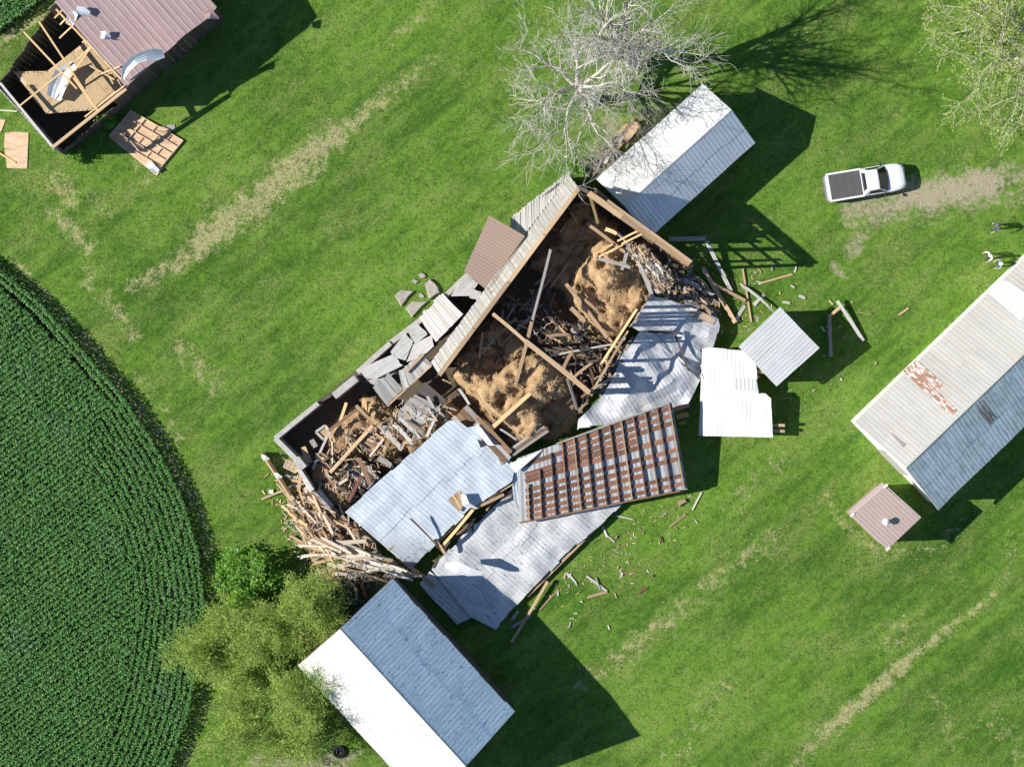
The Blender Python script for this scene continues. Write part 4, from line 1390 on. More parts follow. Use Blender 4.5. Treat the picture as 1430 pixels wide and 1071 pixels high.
# torn hole: dark boards showing, with the flap folded back beside it
hz = z_blue(*V2(636, 698, 2.2)) + 0.075
hp = [(626, 697), (642, 683), (648, 704), (641, 715)]
mb = MB(); q = P2(hp, 2.2); mb.prism([(p.x, p.y) for p in q][::-1], hz - 0.03, hz); mb.build('torn_hole', M['wood_dark'], t)
for i in range(4):
    s = (i + 0.5) / 4
    a = V2(626, 697, hz).lerp(V2(642, 683, hz), s); b = V2(641, 715, hz).lerp(V2(648, 704, hz), s)
    plank('exposed_board', (a.x, a.y, hz + 0.03), (b.x, b.y, hz + 0.03), 0.2, 0.03, 'wood_tan', t, 'rough')
v0 = W(646, 706, hz + 0.02); v1 = W(644, 690, hz + 0.02)
mk('torn_flap', [v0, v1, W(650, 690, hz + .55), W(655, 702, hz + .5), W(668, 710, hz + .06), W(650, 708, hz + .04)], [(0, 1, 2, 3), (0, 3, 4, 5)], M['fr_blue'], t)
hz2 = z_blue(*V2(672, 612, 2.6)) + 0.07
mk('torn_hole', [W(661, 597, hz2), W(671, 625, hz2), W(682, 620, hz2)], [(0, 1, 2)], M['black'], t)  # flat black triangle paints the shade inside this tear
mk('torn_flap', [W(661, 597, hz2 + .02), W(668, 592, hz2 + .03), W(690, 622, hz2 + .35), W(681, 621, hz2 + .06)], [(0, 1, 2, 3)], M['fr_white'], t)

# 2: broad weathered slope lying below it, partly in the shade of the white barn
t = thing('fallen_roof', 'broad weathered grey roof section sliding down to the lawn beside the white barn', 'fallen roof', W(700, 780))
pz2 = plane_z((*V2(584, 816, 1.0), 1.0), (*V2(692, 880, 0.45), 0.45), (*V2(871, 704, 0.7), 0.7))
poly2 = [(717, 676), (740, 650), (800, 640), (871, 704), (840, 735), (806, 762), (779, 790), (752, 818), (730, 841), (692, 881), (656, 862), (606, 800), (600, 797), (627, 765), (672, 722)]
def z_two(x, y):
    q = Vector((x, y)) - V2(800, 760, 1); e = V2(717, 680, 1) - V2(800, 760, 1); e.normalize()
    return max(0.25, pz2(x, y) + 0.10 * math.sin(x * 1.1) * math.sin(y * 0.9))
metal_sheets(t, P2(poly2, 1.2), Vector((445, -391)), z_two, M['fr_grey'], 0.85, 0.28, 0.018, 9, 0.16, 'roof_sheet', None, 22, dents=0.14, courses=2)
metal_sheets(t, P2([(584, 816), (600, 797), (607, 803), (657, 862), (656, 866), (638, 873)], 1.0), Vector((445, -391)), lambda x, y: max(0.2, pz2(x, y) - 0.25), M['fr_grey'], 0.85, 0.28, 0.04, 6, 0.03, 'roof_sheet', None, 23, dents=0.05)
for (a, b) in (((606, 800), (727, 676)), ((640, 840), (770, 690)), ((688, 874), (800, 770)), ((735, 836), (866, 706))):
    pa, pb = V2(*a, 1.0), V2(*b, 1.0)
    plank('purlin', (*pa, max(0.1, z_two(*pa) - 0.16)), (*pb, max(0.1, z_two(*pb) - 0.16)), 0.14, 0.1, 'wood_tan', t, 'rough')
sheet_curl('metal_sheet', 'white sheet in place of a sunlit patch on the shaded weathered roof section', [(622, 789, 2.5), (640, 792, 2.8), (655, 798, 2.7), (674, 801, 2.5)], [.35, .7, .6, .25], 'fr_white', 0.15, seed=31)  # bright sheet added to show sunlight reaching the shaded roof

# 3: roof section thrown upside down, rafters and skip sheathing on top
t = thing('fallen_roof', 'upturned roof section showing its rafters and rust-brown sheathing boards', 'fallen roof', W(840, 650))
q0, q1, q2, q3 = W(722, 640, 2.4), W(938, 562, 2.7), W(960, 683, 1.5), W(725, 730, 1.75)
def uv(u, v, dz=0.0):
    a = q0.lerp(q1, u); b = q3.lerp(q2, u)
    return a.lerp(b, v) + Vector((0, 0, dz))
# metal face underneath
rows = 18
v_ = []; f_ = []
for i in range(60):
    for j in range(3):
        p = uv(i / 59, j / 2, 0.03 * (i % 2)); v_.append(p)
for i in range(59):
    for j in range(2):
        a = i * 3 + j; f_.append((a, a + 1, a + 4, a + 3))
nsh = 12
for k in range(nsh):
    vv = []; ff = []
    for i in range(6):
        u = (k + i / 5) / nsh
        for j in range(4):
            vv.append(uv(u, -0.0 + j / 3, 0.025 * (i % 2) + (k % 2) * 0.01))
    for i in range(5):
        for j in range(3):
            a = i * 4 + j; ff.append((a, a + 1, a + 5, a + 4))
    mk('roof_sheet', vv, ff, M['fr_under'], t)
r = random.Random(8)
nb = 17
vcur = 0.03
# boards: narrower gaps towards the upper edge, wider white gaps below
vs_list = []
vcur = 0.02
while vcur < 0.97:
    frac = vcur
    wd = r.uniform(0.044, 0.06) if frac > 0.40 else r.uniform(0.05, 0.07)
    gap = (r.uniform(0.045, 0.062) if frac > 0.40 else r.uniform(0.016, 0.036)) if abs(frac - .36) > .03 else 0.085
    vs_list.append((vcur, wd)); vcur += wd + gap
nup = (uv(1, 0) - uv(0, 0)).cross(uv(0, 1) - uv(0, 0)); nup = nup if nup.z > 0 else -nup
H_ = (uv(0.5, 1) - uv(0.5, 0)).length
NRF = 13
for (vv, wd) in vs_list:
    for s0 in range(0, NRF - 1, 3):
        s1 = min(NRF - 1, s0 + 3)
        u0, u1 = 0.045 + 0.95 * s0 / (NRF - 1), 0.045 + 0.95 * s1 / (NRF - 1)
        vm = vv + wd / 2 + r.uniform(-0.004, 0.004)
        if u0 < 0.2 and vv < 0.22 and r.random() < 0.6: continue
        if r.random() < 0.05: continue
        plank('sheathing_board', uv(u0, vm, 0.07), uv(u1 - 0.002, vm + r.uniform(-.003, .003), 0.07), wd * H_, 0.03, 'wood_rust', t, 'sawn2', up=tuple(nup))
for i in range(NRF):
    u = 0.06 + 0.92 * i / (NRF - 1)
    v0_ = {0: 0.45, 1: 0.28, 2: 0.10}.get(i, 0.0)
    plank('rafter', uv(u, v0_ - 0.01, 0.17), uv(u + r.uniform(-.004, .004), 0.99, 0.17), 0.075, 0.17, 'wood_brown' if i % 4 else 'wood_tan', t, 'sawn2', up=tuple(nup))
plank('header', uv(0.25, -0.005, 0.1), uv(1.0, -0.005, 0.12), 0.12, 0.1, 'wood_grey', t, 'rough')
plank('footer', uv(0.0, 1.0, 0.06), uv(0.97, 1.0, 0.06), 0.14, 0.1, 'wood_brown', t, 'rough')
sheet_curl('metal_sheet', 'bright torn strip of tin at the upper corner of the upturned roof', [(716, 654, 2.62), (727, 647, 2.66), (738, 641, 2.66), (757, 628, 2.5)], [.75, .6, .35, .08], 'fr_white', 0.05, seed=32)
sheet_curl('metal_sheet', 'bent grey tin hanging off the side of the upturned roof', [(722, 655, 2.3), (723, 675, 2.0), (727, 700, 1.6), (733, 727, 1.3)], [.25, .8, .9, .5], 'fr_blue', 0.15, seed=33)
for (a, b, w_2) in (((938, 573, 2.3), (962, 566, 1.6), .3), ((944, 583, 1.9), (962, 579, 1.5), .35), ((948, 592, 1.6), (958, 590, 1.3), .2)):
    tag(plank('board', W(*a), W(*b), w_2, 0.05, 'wood_rust', None, 'broken'), 'short rust-brown board end sticking out past the upturned roof', 'board', 'board ends beside the upturned roof')

# 4: two crumpled grey sections between the hay and the white sheets
t = thing('fallen_roof', 'crumpled grey roof section with a rusty patch near the splintered timbers', 'fallen roof', W(950, 460))
up_poly = [(879, 457), (905, 413), (932, 417), (967, 429), (1004, 445), (1007, 455), (999, 486), (986, 500), (983, 533), (962, 520), (945, 500), (930, 478), (893, 462)]
def z_up(x, y):
    p = V2(895, 435, 1.8); q = Vector((x, y)) - p
    return 2.0 - 0.16 * q.x - 0.07 * abs(q.y) + 0.22 * mnoise.noise(Vector((x * 0.55, y * 0.55, 2.0)))
rcr = Vector((0.86, -0.5))
metal_sheets(t, P2(up_poly, 1.5), rcr, z_up, M['fr_crump'], 0.85, 0.28, 0.018, 9, 0.15, 'roof_sheet', None, 41, dents=0.36)
M['rust_patch'] = mat_plain('tan_rust', (0.44, 0.32, 0.24), 0.8, var=0.3, scale=3)
metal_sheets(t, P2([(964, 433), (972, 431), (1001, 446), (996, 454), (965, 441)], 1.4), rcr, lambda x, y: z_up(x, y) + 0.22 * mnoise.noise(Vector((x * .9 + 41, y * .9, .3))) + 0.035, M['rust_patch'], 3, 0.28, 0.035, 6, 0.05, 'rusty_patch', None, 42)
t = thing('fallen_roof', 'buckled grey roof section folded along a ridge above the upturned roof', 'fallen roof', W(900, 530))
lo_poly = [(893, 460), (915, 467), (945, 494), (981, 532), (974, 548), (961, 570), (900, 590), (805, 598), (806, 584), (842, 550), (868, 495)]
def z_lo(x, y):
    p = V2(893, 460, 2.0); q = Vector((x, y)) - p
    ax = (V2(870, 560, 2) - p).normalized()
    sd = ax.x * q.y - ax.y * q.x
    return max(0.3, 2.25 - 0.02 * q.length - 0.20 * max(0, sd) + 0.25 * mnoise.noise(Vector((x * 0.6, y * 0.6, 7.0))))
metal_sheets(t, P2(lo_poly, 1.8), Vector((0.55, -0.83)), z_lo, M['fr_crump'], 0.85, 0.28, 0.018, 9, 0.15, 'roof_sheet', None, 43, dents=0.40)
plank('purlin', W(897, 462, 2.0), W(945, 467, 1.9), 0.14, 0.12, 'wood_dark', t, 'broken')
plank('purlin', W(940, 460, 2.1), W(962, 520, 1.8), 0.14, 0.12, 'wood_dark', t, 'broken')
plank('purlin', W(950, 505, 1.9), W(978, 530, 1.6), 0.10, 0.10, 'wood_dark', t, 'broken')

# 5: bright white sheets curled beside the square shed
t = thing('fallen_roof', 'bright white ribbed roof section with a bitten corner resting beside the square shed', 'fallen roof', W(1028, 550))
w_poly = [(981, 487), (990, 485), (1044, 490), (1054, 502), (1057, 516), (1058, 549), (1068, 549), (1079, 559), (1079, 611), (977, 609), (980, 540)]
def z_w(x, y):
    p = V2(981, 545, 1.3); q = Vector((x, y)) - p
    e = 0.0
    if q.x < 0.35: e = -(0.35 - q.x) ** 2 * 2.2
    return 1.35 + 0.05 * q.x + 0.18 * math.sin(q.y * 0.55 + 0.4) * (1 if True else 0) + e
metal_sheets(t, P2(w_poly, 1.4), Vector((0.02, 1)), z_w, M['fr_white'], 0.85, 0.28, 0.04, 9, 0.03, 'roof_sheet', None, 51, dents=0.12, courses=2)
for y in (493, 525, 560, 600):
    plank('purlin', W(984, y, 1.15), W(1062 if y < 550 else 1076, y + 1, 1.2), 0.14, 0.12, 'wood_tan', t, 'rough')
plank('purlin', W(1040, 519, 1.35), W(1079, 520, 1.4), 0.24, 0.1, 'wood_tan', t, 'rough')
plank('purlin', W(1060, 594, 1.1), W(1096, 594, 1.1), 0.2, 0.12, 'wood_tan', t, 'rough')
plank('purlin', W(1060, 602, 1.0), W(1096, 602, 1.0), 0.2, 0.12, 'wood_tan', t, 'rough')
plank('purlin', W(1040, 491, 1.45), W(1064, 494, 1.5), 0.14, 0.1, 'wood_grey', t, 'rough')
for (x, y) in ((985, 530), (1050, 520), (1000, 600), (1072, 600)):
    p = W(x, y, 0.6); plank('strut', (p.x, p.y, 0.0), (p.x, p.y, 1.2), 0.14, 0.14, 'wood_brown', t, 'sawn2')
M['fr_pale2'] = mat_metal('dull_pale_steel', (0.55, 0.56, 0.55), (0.45, 0.46, 0.45), stain_amt=0.5, rust_amt=0.0, rot=1.57, metallic=0.1, rough=0.5)
os_ = metal_sheets(t, P2([(1026, 528), (1058, 529), (1059, 547), (1027, 545)], 1.6), Vector((0, 1)), lambda x, y: z_w(x, y) + 0.07, M['fr_pale2'], 3, 0.28, 0.035, 3, 0.02, 'patch_sheet', None, 52)

# 6: brown ribbed panel leaning on the board wall
b4 = [W(683, 301, 3.1), W(733, 330, 3.5), W(680, 405, 3.5), W(648, 379, 2.5)]
bn = (b4[1] - b4[0]).normalized()
zb = plane_z(b4[0], b4[1], b4[3])
t = thing('roof_panel', 'brown ribbed metal panel leaning flat against the leaning grey board wall', 'metal panel', (b4[0] + b4[2]) / 2)
M['brown_steel'] = mat_metal('brown_steel', (0.235, 0.165, 0.125), (0.20, 0.14, 0.105), stain_amt=0.3, rust_amt=0.0, rot=0, metallic=0.0, rough=0.5)
metal_sheets(t, [Vector((p.x, p.y)) for p in b4], Vector((bn.x, bn.y)), zb, M['brown_steel'], 0.9, 0.2, 0.035, 3, 0.0, 'ribbed_sheet', None, 61)
plank('edge_trim', b4[1], b4[2], 0.06, 0.06, 'wood_brown', t, 'sawn')
plank('edge_trim', b4[0], b4[1], 0.05, 0.05, 'wood_brown', t, 'sawn')

# grey slabs laid loose along the top of the foundation wall
M['panel_grey'] = mat_metal('grey_old_boards', (0.50, 0.485, 0.455), (0.37, 0.355, 0.33), stain_amt=0.8, rust_amt=0.0, rot=0.72, metallic=0.0, rough=0.85, along=9.0, scale=1.6, spot=0.25)
slabs = [([(503, 517), (548, 494), (560, 511), (530, 527), (512, 530)], 2.6, 'large grey board panel half in shade on the foundation wall'),
         ([(546, 491), (566, 465), (577, 479), (565, 503), (552, 500)], 2.55, 'grey board panel tilted beside the scattered lawn stones'),
         ([(568, 462), (582, 451), (600, 468), (579, 480)], 2.6, 'pale grey board panel between the white board patch and its neighbours'),
         ([(578, 481), (602, 469), (606, 484), (590, 497), (568, 505)], 2.7, 'grey board panel tucked against the leaning boards'),
         ([(512, 532), (532, 524), (554, 518), (544, 528), (524, 538)], 2.3, 'dark shaded board panel slipping into the wrecked stall'),
         ([(647, 386), (656, 384), (668, 397), (655, 413), (630, 414)], 2.35, 'pale board panel dropped in the gap below the brown panel'),
         ([(657, 402), (672, 408), (668, 420), (655, 416)], 2.5, 'small pale board panel beside the dark gap under the brown panel')]
for i, (pl, z, lab) in enumerate(slabs):
    q = P2(pl, z); c = sum(q, Vector((0, 0))) / len(q)
    tx, ty = R.uniform(-.06, .06), R.uniform(-.06, .06)
    q = [c + (p - c) * 1.07 for p in q]
    z += 0.05 * (i % 3)
    t_ = thing('fallen_siding', lab, 'siding', (c.x, c.y, z), 'fallen siding along the foundation wall')
    ang = R.uniform(-.25, .25)
    dv_ = Matrix.Rotation(ang, 2) @ Vector((W(648, 388) - W(384, 612)).xy).normalized()
    metal_sheets(t_, q, dv_, lambda x, y: z + (x - c.x) * tx + (y - c.y) * ty, M['panel_grey'], 0.30, 0.30, 0.0, 3, 0.10, 'board', None, 70 + i, lift=0.03, dents=0.05)
# stones flung on the lawn
def stone(pl, h, lab, seed):
    r = random.Random(seed); q = [W(x, y) for (x, y) in pl]
    ar = sum((q[k].x * q[(k + 1) % len(q)].y - q[(k + 1) % len(q)].x * q[k].y) for k in range(len(q)))
    q = q if ar > 0 else q[::-1]
    c = sum(q, Vector()) / len(q)
    pts = []
    for k in range(len(q)):
        a, b = q[k], q[(k + 1) % len(q)]
        for s in (0, 0.5):
            p = a.lerp(b, s); pts.append(p + Vector((r.uniform(-.05, .05), r.uniform(-.05, .05), 0)))
    n = len(pts); v = []; f = []
    for (sc, z) in ((1.0, 0.0), (1.0, h * 0.7), (0.88, h)):
        for p in pts:
            v.append(c + (p - c) * sc + Vector((0, 0, z + (r.uniform(-.03, .03) if z else 0))))
    for i in range(2):
        for k in range(n): f.append((i * n + k, i * n + (k + 1) % n, (i + 1) * n + (k + 1) % n, (i + 1) * n + k))
    f.append(tuple(2 * n + k for k in range(n)))
    tag(mk('stone', v, f, M['stone']), lab, 'stone', 'flat stones on the lawn by the foundation')
stone([(583, 384), (589, 380), (595, 386), (588, 390)], .18, 'small stone lying farthest out from the wrecked foundation', 1)
stone([(573, 393), (578, 390), (585, 393), (579, 397)], .12, 'small thin stone next to the farthest small stone', 2)
stone([(593, 397), (600, 390), (613, 401), (614, 408), (600, 419)], .25, 'upright-edged flat stone nearest the brown panel', 3)
stone([(551, 414), (563, 404), (578, 406), (571, 414), (561, 427)], .2, 'flat stone outermost along the foundation, pointed at one end', 4)
stone([(567, 430), (577, 420), (597, 421), (585, 433), (575, 444)], .22, 'largest flat stone touching the foundation wall', 5)
stone([(583, 414), (588, 409), (594, 415), (588, 417)], .1, 'small triangular stone between the large flat stones', 6)
# ------------------------------------------------------------------ loose timber
def loose(lab, cat, group, items):
    """items: (px0,py0,z0, px1,py1,z1, width, thickness, material, end kind)"""
    for it in items:
        (x0, y0, z0, x1, y1, z1, wd, th, mt, kd) = it
        o = plank('board' if wd > th * 1.4 else 'beam', W(x0, y0, z0), W(x1, y1, z1), wd, th, mt, None, kd, roll=R.uniform(-.25, .25))
        tag(o, lab, cat, group)


# single timbers, each told apart
def one(lab, cat, *it): loose(lab, cat, None, [it])
one('bright fresh-cut beam lying across the lumpy hay heap', 'beam', 689, 596, 3.5, 741, 549, 3.7, .28, .2, 'wood_fresh', 'sawn2')
one('thin dark plank standing on the light blue roof with a long shadow', 'board', 569, 719, 3.3, 621, 774, 1.9, .14, .1, 'wood_brown', 'split')
one('long grey-tan timber resting on the hay by the end wall', 'beam', 819, 312, 3.6, 872, 352, 3.6, .22, .16, 'wood_tan', 'rough')
one('grey board crossing another over the hay near the end wall', 'board', 834, 361, 3.5, 884, 375, 3.4, .24, .07, 'wood_grey', 'broken')
one('short grey board lying under its neighbour as a cross on the hay', 'board', 877, 343, 3.5, 868, 379, 3.35, .24, .07, 'wood_grey', 'broken')
one('long pale board sloping from the hay onto the crumpled roof', 'board', 892, 368, 3.2, 913, 419, 2.3, .26, .08, 'wood_white', 'rough')
one('tan plank lying on the broad hay heap with a dark shadow', 'board', 793, 400, 2.9, 834, 434, 2.7, .22, .12, 'wood_tan', 'broken')
one('grey rail lying on the lawn from the wreck to a broken elbow', 'beam', 934, 334, .7, 986, 333, .9, .3, .14, 'wood_grey', 'sawn2')
one('long grey post running from the broken elbow to the sunlit grass', 'beam', 986, 336, .8, 1021, 407, .2, .26, .16, 'wood_white', 'sawn2')
one('long reddish beam lying from the shade to the square shed side', 'beam', 981, 373, .5, 1027, 451, .25, .30, .2, 'wood_tan', 'sawn2')
one('tan beam forming a V with the longer reddish beam', 'beam', 998, 398, .45, 1041, 420, .25, .2, .18, 'wood_tan', 'sawn2')
one('narrow tan pole lying on grass past the V of beams', 'pole', 1037, 375, .1, 1049, 450, .1, .12, .1, 'wood_tan', 'rough')
one('long white board touching the upper corner of the square shed', 'board', 1031, 394, .25, 1083, 437, .5, .22, .06, 'wood_white', 'split')
one('short white board between the reddish beam and the narrow pole', 'board', 1028, 447, .08, 1041, 426, .08, .26, .05, 'wood_white', 'broken')
one('small pale board near the tip of the long white board', 'board', 1052, 427, .08, 1068, 411, .08, .26, .05, 'wood_white', 'broken')
one('thin brown plank lying alone on the grass above the square shed', 'board', 1058, 397, .05, 1107, 383, .05, .12, .05, 'wood_tan', 'rough')
one('long white plank propped along the tip of the square shed shadow', 'board', 1169, 420, .5, 1206, 477, .15, .24, .07, 'wood_white', 'rough')
one('dark beam standing in the square shed shadow', 'beam', 1158, 444, .3, 1160, 498, .2, .24, .16, 'wood_grey', 'sawn2')
one('short tan beam meeting the white plank in the square shed shadow', 'beam', 1157, 443, .4, 1173, 429, .4, .2, .14, 'wood_tan', 'sawn2')
one('tiny pale block alone on the grass above the square shed', 'board', 1115, 413, .06, 1125, 417, .06, .2, .05, 'wood_white', 'broken')
one('tiny pale board on grass just above the square shed corner', 'board', 1092, 422, .06, 1104, 424, .06, .18, .05, 'wood_white', 'broken')
one('thin twig-like stick on grass past the white plank', 'stick', 1198, 436, .04, 1222, 441, .04, .07, .04, 'wood_tan', 'split')
one('pale stick alone on open grass toward the long shed', 'stick', 1255, 440, .05, 1269, 430, .05, .16, .06, 'wood_tan', 'sawn2')
one('long tan board lying from under the weathered roof onto the barn shadow', 'board', 765, 811, .5, 714, 897, .2, .2, .12, 'wood_tan', 'rough')
one('grey board beside the long tan board in the barn shadow', 'board', 742, 858, .2, 712, 877, .15, .22, .06, 'wood_grey', 'broken')
one('short grey board tucked under the weathered roof edge in shade', 'board', 724, 852, .2, 714, 866, .15, .2, .06, 'wood_grey', 'broken')
one('thin tan stick leaning by the edge of the barn shadow', 'stick', 753, 852, .05, 780, 823, .06, .1, .05, 'wood_tan', 'rough')
one('short white chip next to the thin tan stick', 'board', 778, 823, .05, 779, 832, .05, .14, .05, 'wood_white', 'broken')
one('white board lying alone below the weathered roof edge', 'board', 789, 798, .06, 808, 819, .06, .2, .05, 'wood_white', 'split')
one('white board of the Z-shaped trio on the lawn', 'board', 819, 804, .08, 848, 826, .08, .16, .05, 'wood_white', 'rough')
one('tan board of the Z-shaped trio on the lawn', 'board', 820, 834, .08, 848, 826, .08, .18, .07, 'wood_tan', 'rough')
one('short grey cross piece of the Z-shaped trio on the lawn', 'board', 831, 806, .14, 838, 823, .14, .1, .04, 'wood_grey', 'rough')
one('short white stake beside the torn eave of the weathered roof', 'stick', 841, 735, .06, 848, 750, .06, .14, .05, 'wood_white', 'rough')
one('thin white stick lying on grass past the weathered roof tip', 'stick', 860, 720, .05, 884, 725, .05, .1, .05, 'wood_white', 'rough')
one('slim white stick lying on grass below the upturned roof', 'stick', 848, 748, .05, 858, 757, .05, .1, .05, 'wood_white', 'rough')
one('little brown block on grass beside the upturned roof', 'block', 946, 705, .12, 958, 698, .12, .3, .22, 'wood_tan', 'broken')
one('grey board standing off the lawn beyond the brown block', 'stick', 967, 712, .06, 980, 687, .06, .12, .05, 'wood_white', 'rough')
one('thin fallen lath lying on grass below the brown block', 'stick', 935, 736, .05, 958, 718, .05, .12, .05, 'wood_tan', 'rough')
one('reddish stick alone on the lawn below the upturned roof', 'stick', 892, 829, .05, 905, 820, .05, .16, .05, 'wood_red', 'broken')
one('tan stick lying outside the broken corner of the wreck', 'stick', 365, 697, .1, 398, 684, .3, .14, .1, 'wood_tan', 'rough')
one('long weathered board standing on edge with white brackets outside the wreck corner', 'board', 366, 632, .42, 417, 709, .42, .12, .75, 'wood_tan', 'rough')
for (x, y, lb) in ((370, 640, 'upper white metal bracket on the fallen timber outside the wreck'), (388, 665, 'lower white metal bracket on the fallen timber outside the wreck')):
    sheet_curl('bracket', lb, [(x - 4, y - 4, .85), (x, y, .95), (x + 6, y + 1, .85)], [.2, .35, .15], 'fr_white', 0.4, 'bracket', seed=x)
one('grey-white post leaning out of the undergrowth at the white barn corner', 'post', 497, 812, .5, 498, 850, .9, .2, .16, 'wood_white', 'rough')
one('rust-brown beam end running down to the white barn corner', 'beam', 493, 790, .9, 512, 833, .5, .3, .2, 'wood_brown', 'broken')
one('tan edge beam sticking out of the gap by the light blue roof', 'beam', 661, 711, 2.3, 616, 764, 1.9, .2, .14, 'wood_fresh', 'rough')
one('slim tan beam lying in the gap between the fallen roofs', 'beam', 704, 690, 2.2, 660, 711, 2.2, .18, .14, 'wood_tan', 'rough')
one('short fresh stub poking from the tail of the dark plank', 'beam', 606, 752, 2.2, 622, 774, 1.95, .2, .14, 'wood_fresh', 'broken')
one('thin white rail lying over the dark bay behind the lumpy hay', 'beam', 768, 497, 2.6, 855, 481, 2.4, .12, .1, 'wood_white', 'rough')
one('long bright tan pole slanting over the dark bay to the buckled roof', 'pole', 840, 508, 3.6, 890, 431, 4.9, .16, .12, 'wood_fresh', 'rough')
one('grey pole sloping from the tie beam into the dark gap', 'pole', 792, 528, 3.0, 806, 572, 1.4, .16, .12, 'wood_grey', 'rough')
one('stubby tan board lying in the dark bay', 'board', 786, 516, 2.6, 800, 490, 2.6, .22, .12, 'wood_tan', 'broken')
one('brown timber lying in the dark bay toward the buckled roof', 'beam', 801, 527, 2.4, 828, 506, 2.4, .2, .16, 'wood_tan', 'broken')
one('square pale plywood scrap in the dark bay', 'board', 799, 466, 1.6, 815, 456, 1.7, .6, .04, 'wood_grey', 'broken')
one('curved grey rail end propped beside the square plywood scrap', 'board', 805, 478, 2.1, 821, 463, 2.1, .14, .1, 'wood_white', 'split')

# fresh two-by-fours on the hay by the end wall
loose('bright narrow two-by-four lying parallel with others on the hay by the end wall', 'board', 'fresh lumber by the end wall', [
    (829, 355, 3.6, 856, 341, 3.8, .12, .1, 'wood_fresh', 'sawn2'), (836, 359, 3.5, 862, 346, 3.7, .12, .1, 'wood_fresh', 'sawn2'),
    (862, 337, 3.9, 892, 322, 4.3, .13, .1, 'wood_fresh', 'sawn2'), (868, 341, 3.9, 898, 326, 4.3, .13, .1, 'wood_fresh', 'sawn2'),
    (845, 320, 3.7, 862, 327, 3.8, .26, .14, 'wood_fresh', 'broken'), (852, 352, 3.7, 880, 336, 3.9, .1, .1, 'wood_fresh', 'sawn2')])

# timbers of the roofless stall
loose('old beam framing the roofless stall at the open corner of the wreck', 'beam', 'stall timbers', [
    (521, 594, 2.0, 461, 660, 1.7, .24, .2, 'wood_tan', 'sawn2'), (497, 566, 2.2, 522, 592, 2.1, .22, .2, 'wood_tan', 'sawn2'),
    (459, 602, 1.8, 499, 572, 2.1, .2, .16, 'wood_brown', 'rough'), (484, 597, 1.8, 497, 617, 1.6, .2, .14, 'wood_tan', 'broken')])
one('small white wooden window frame standing in the dark stall', 'beam', 441, 603, 1.6, 454, 593, 1.6, .12, .1, 'wood_white', 'sawn2') if False else None
t = thing('window_frame', 'small white square window frame lying in the dark stall', 'window frame', W(451, 602, 1.5))
wf = [W(441, 603, 1.6), W(454, 594, 1.6), W(462, 605, 1.6), W(452, 614, 1.6)]
for i in range(4): plank('rail', wf[i], wf[(i + 1) % 4], 0.16, 0.1, 'wood_white', t, 'sawn2')
mb = MB(); mb.prism([wf[3], wf[2], wf[1], wf[0]], 1.50, 1.54); mb.build('panel', M['hay'], t)
loose('short upright board stub in the dark stall beside the foundation', 'board', 'stubs in the dark stall', [
    (423, 624, 1.7, 432, 646, 1.4, .4, .1, 'wood_tan', 'sawn2'), (435, 614, 1.5, 441, 624, 1.4, .36, .1, 'wood_grey', 'sawn2')])
one('dark pole lying across the dark stall', 'pole', 437, 655, 1.4, 457, 610, 1.6, .16, .12, 'wood_grey', 'rough')
one('short pinkish board standing beside the small window frame', 'board', 474, 591, 1.9, 484, 562, 2.2, .2, .1, 'wood_fresh', 'sawn2')
one('deep red beam leaning under the edge of the light blue roof', 'beam', 487, 700, 1.6, 505, 664, 2.2, .22, .18, 'wood_red', 'sawn2')
one('heavy brown post leaning on the light blue roof edge', 'beam', 501, 640, 2.2, 517, 676, 2.5, .3, .22, 'wood_brown', 'sawn2')
# plank floor pieces: decks whose boards are parts
def deck(lab, a, b, n, length_px, wd_m, mats, z, seed, cat='deck', tilt=0.0):
    """boards laid side by side between two edge points a->b, each running along length_px"""
    t_ = thing('plank_deck', lab, cat, W(*a, z))
    r = random.Random(seed)
    p, q = W(*a, z), W(*b, z + tilt)
    lv = W(a[0] + length_px[0], a[1] + length_px[1], z) - W(*a, z)
    for i in range(n):
        s = (i + 0.5) / n
        c = p.lerp(q, s)
        e = c + lv * r.uniform(0.9, 1.03)
        s0 = c + lv * r.uniform(-0.03, 0.04)
        plank('deck_board', s0 + Vector((0, 0, r.uniform(0, .04))), e + Vector((0, 0, r.uniform(0, .05))), (q - p).length / n * r.uniform(.86, .98), 0.05, r.choice(mats), t_, 'rough')
    return t_
deck('fallen patch of grey siding boards lying over hay beside the light blue roof', (551, 579), (578, 550), 6, (38, 20), .3, ['wood_grey'], 2.3, 1)
deck('darker patch of grey boards leaning behind the fallen siding patch', (578, 548), (592, 532), 4, (32, 28), .3, ['wood_grey', 'wood_dark'], 2.1, 2)
deck('rust-brown plank deck in the middle of the roofless stall', (497, 615), (520, 600), 7, (24, 20), .2, ['wood_brown', 'wood_tan'], 1.7, 3)
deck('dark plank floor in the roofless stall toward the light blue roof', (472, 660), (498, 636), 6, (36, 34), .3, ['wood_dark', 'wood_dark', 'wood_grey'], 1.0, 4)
deck('weathered brown plank walk along the upper edge of the light blue roof', (656, 598), (668, 580), 3, (50, 52), .3, ['wood_brown', 'wood_grey'], 2.7, 5)
deck('second weathered plank walk meeting the upturned roof', (691, 641), (700, 650), 3, (68, -48), .2, ['wood_brown', 'wood_grey'], 2.5, 6)
deck('short plank landing at the corner of the light blue roof beside the hay', (630, 585), (652, 565), 4, (24, 26), .3, ['wood_brown', 'wood_grey'], 2.3, 7)
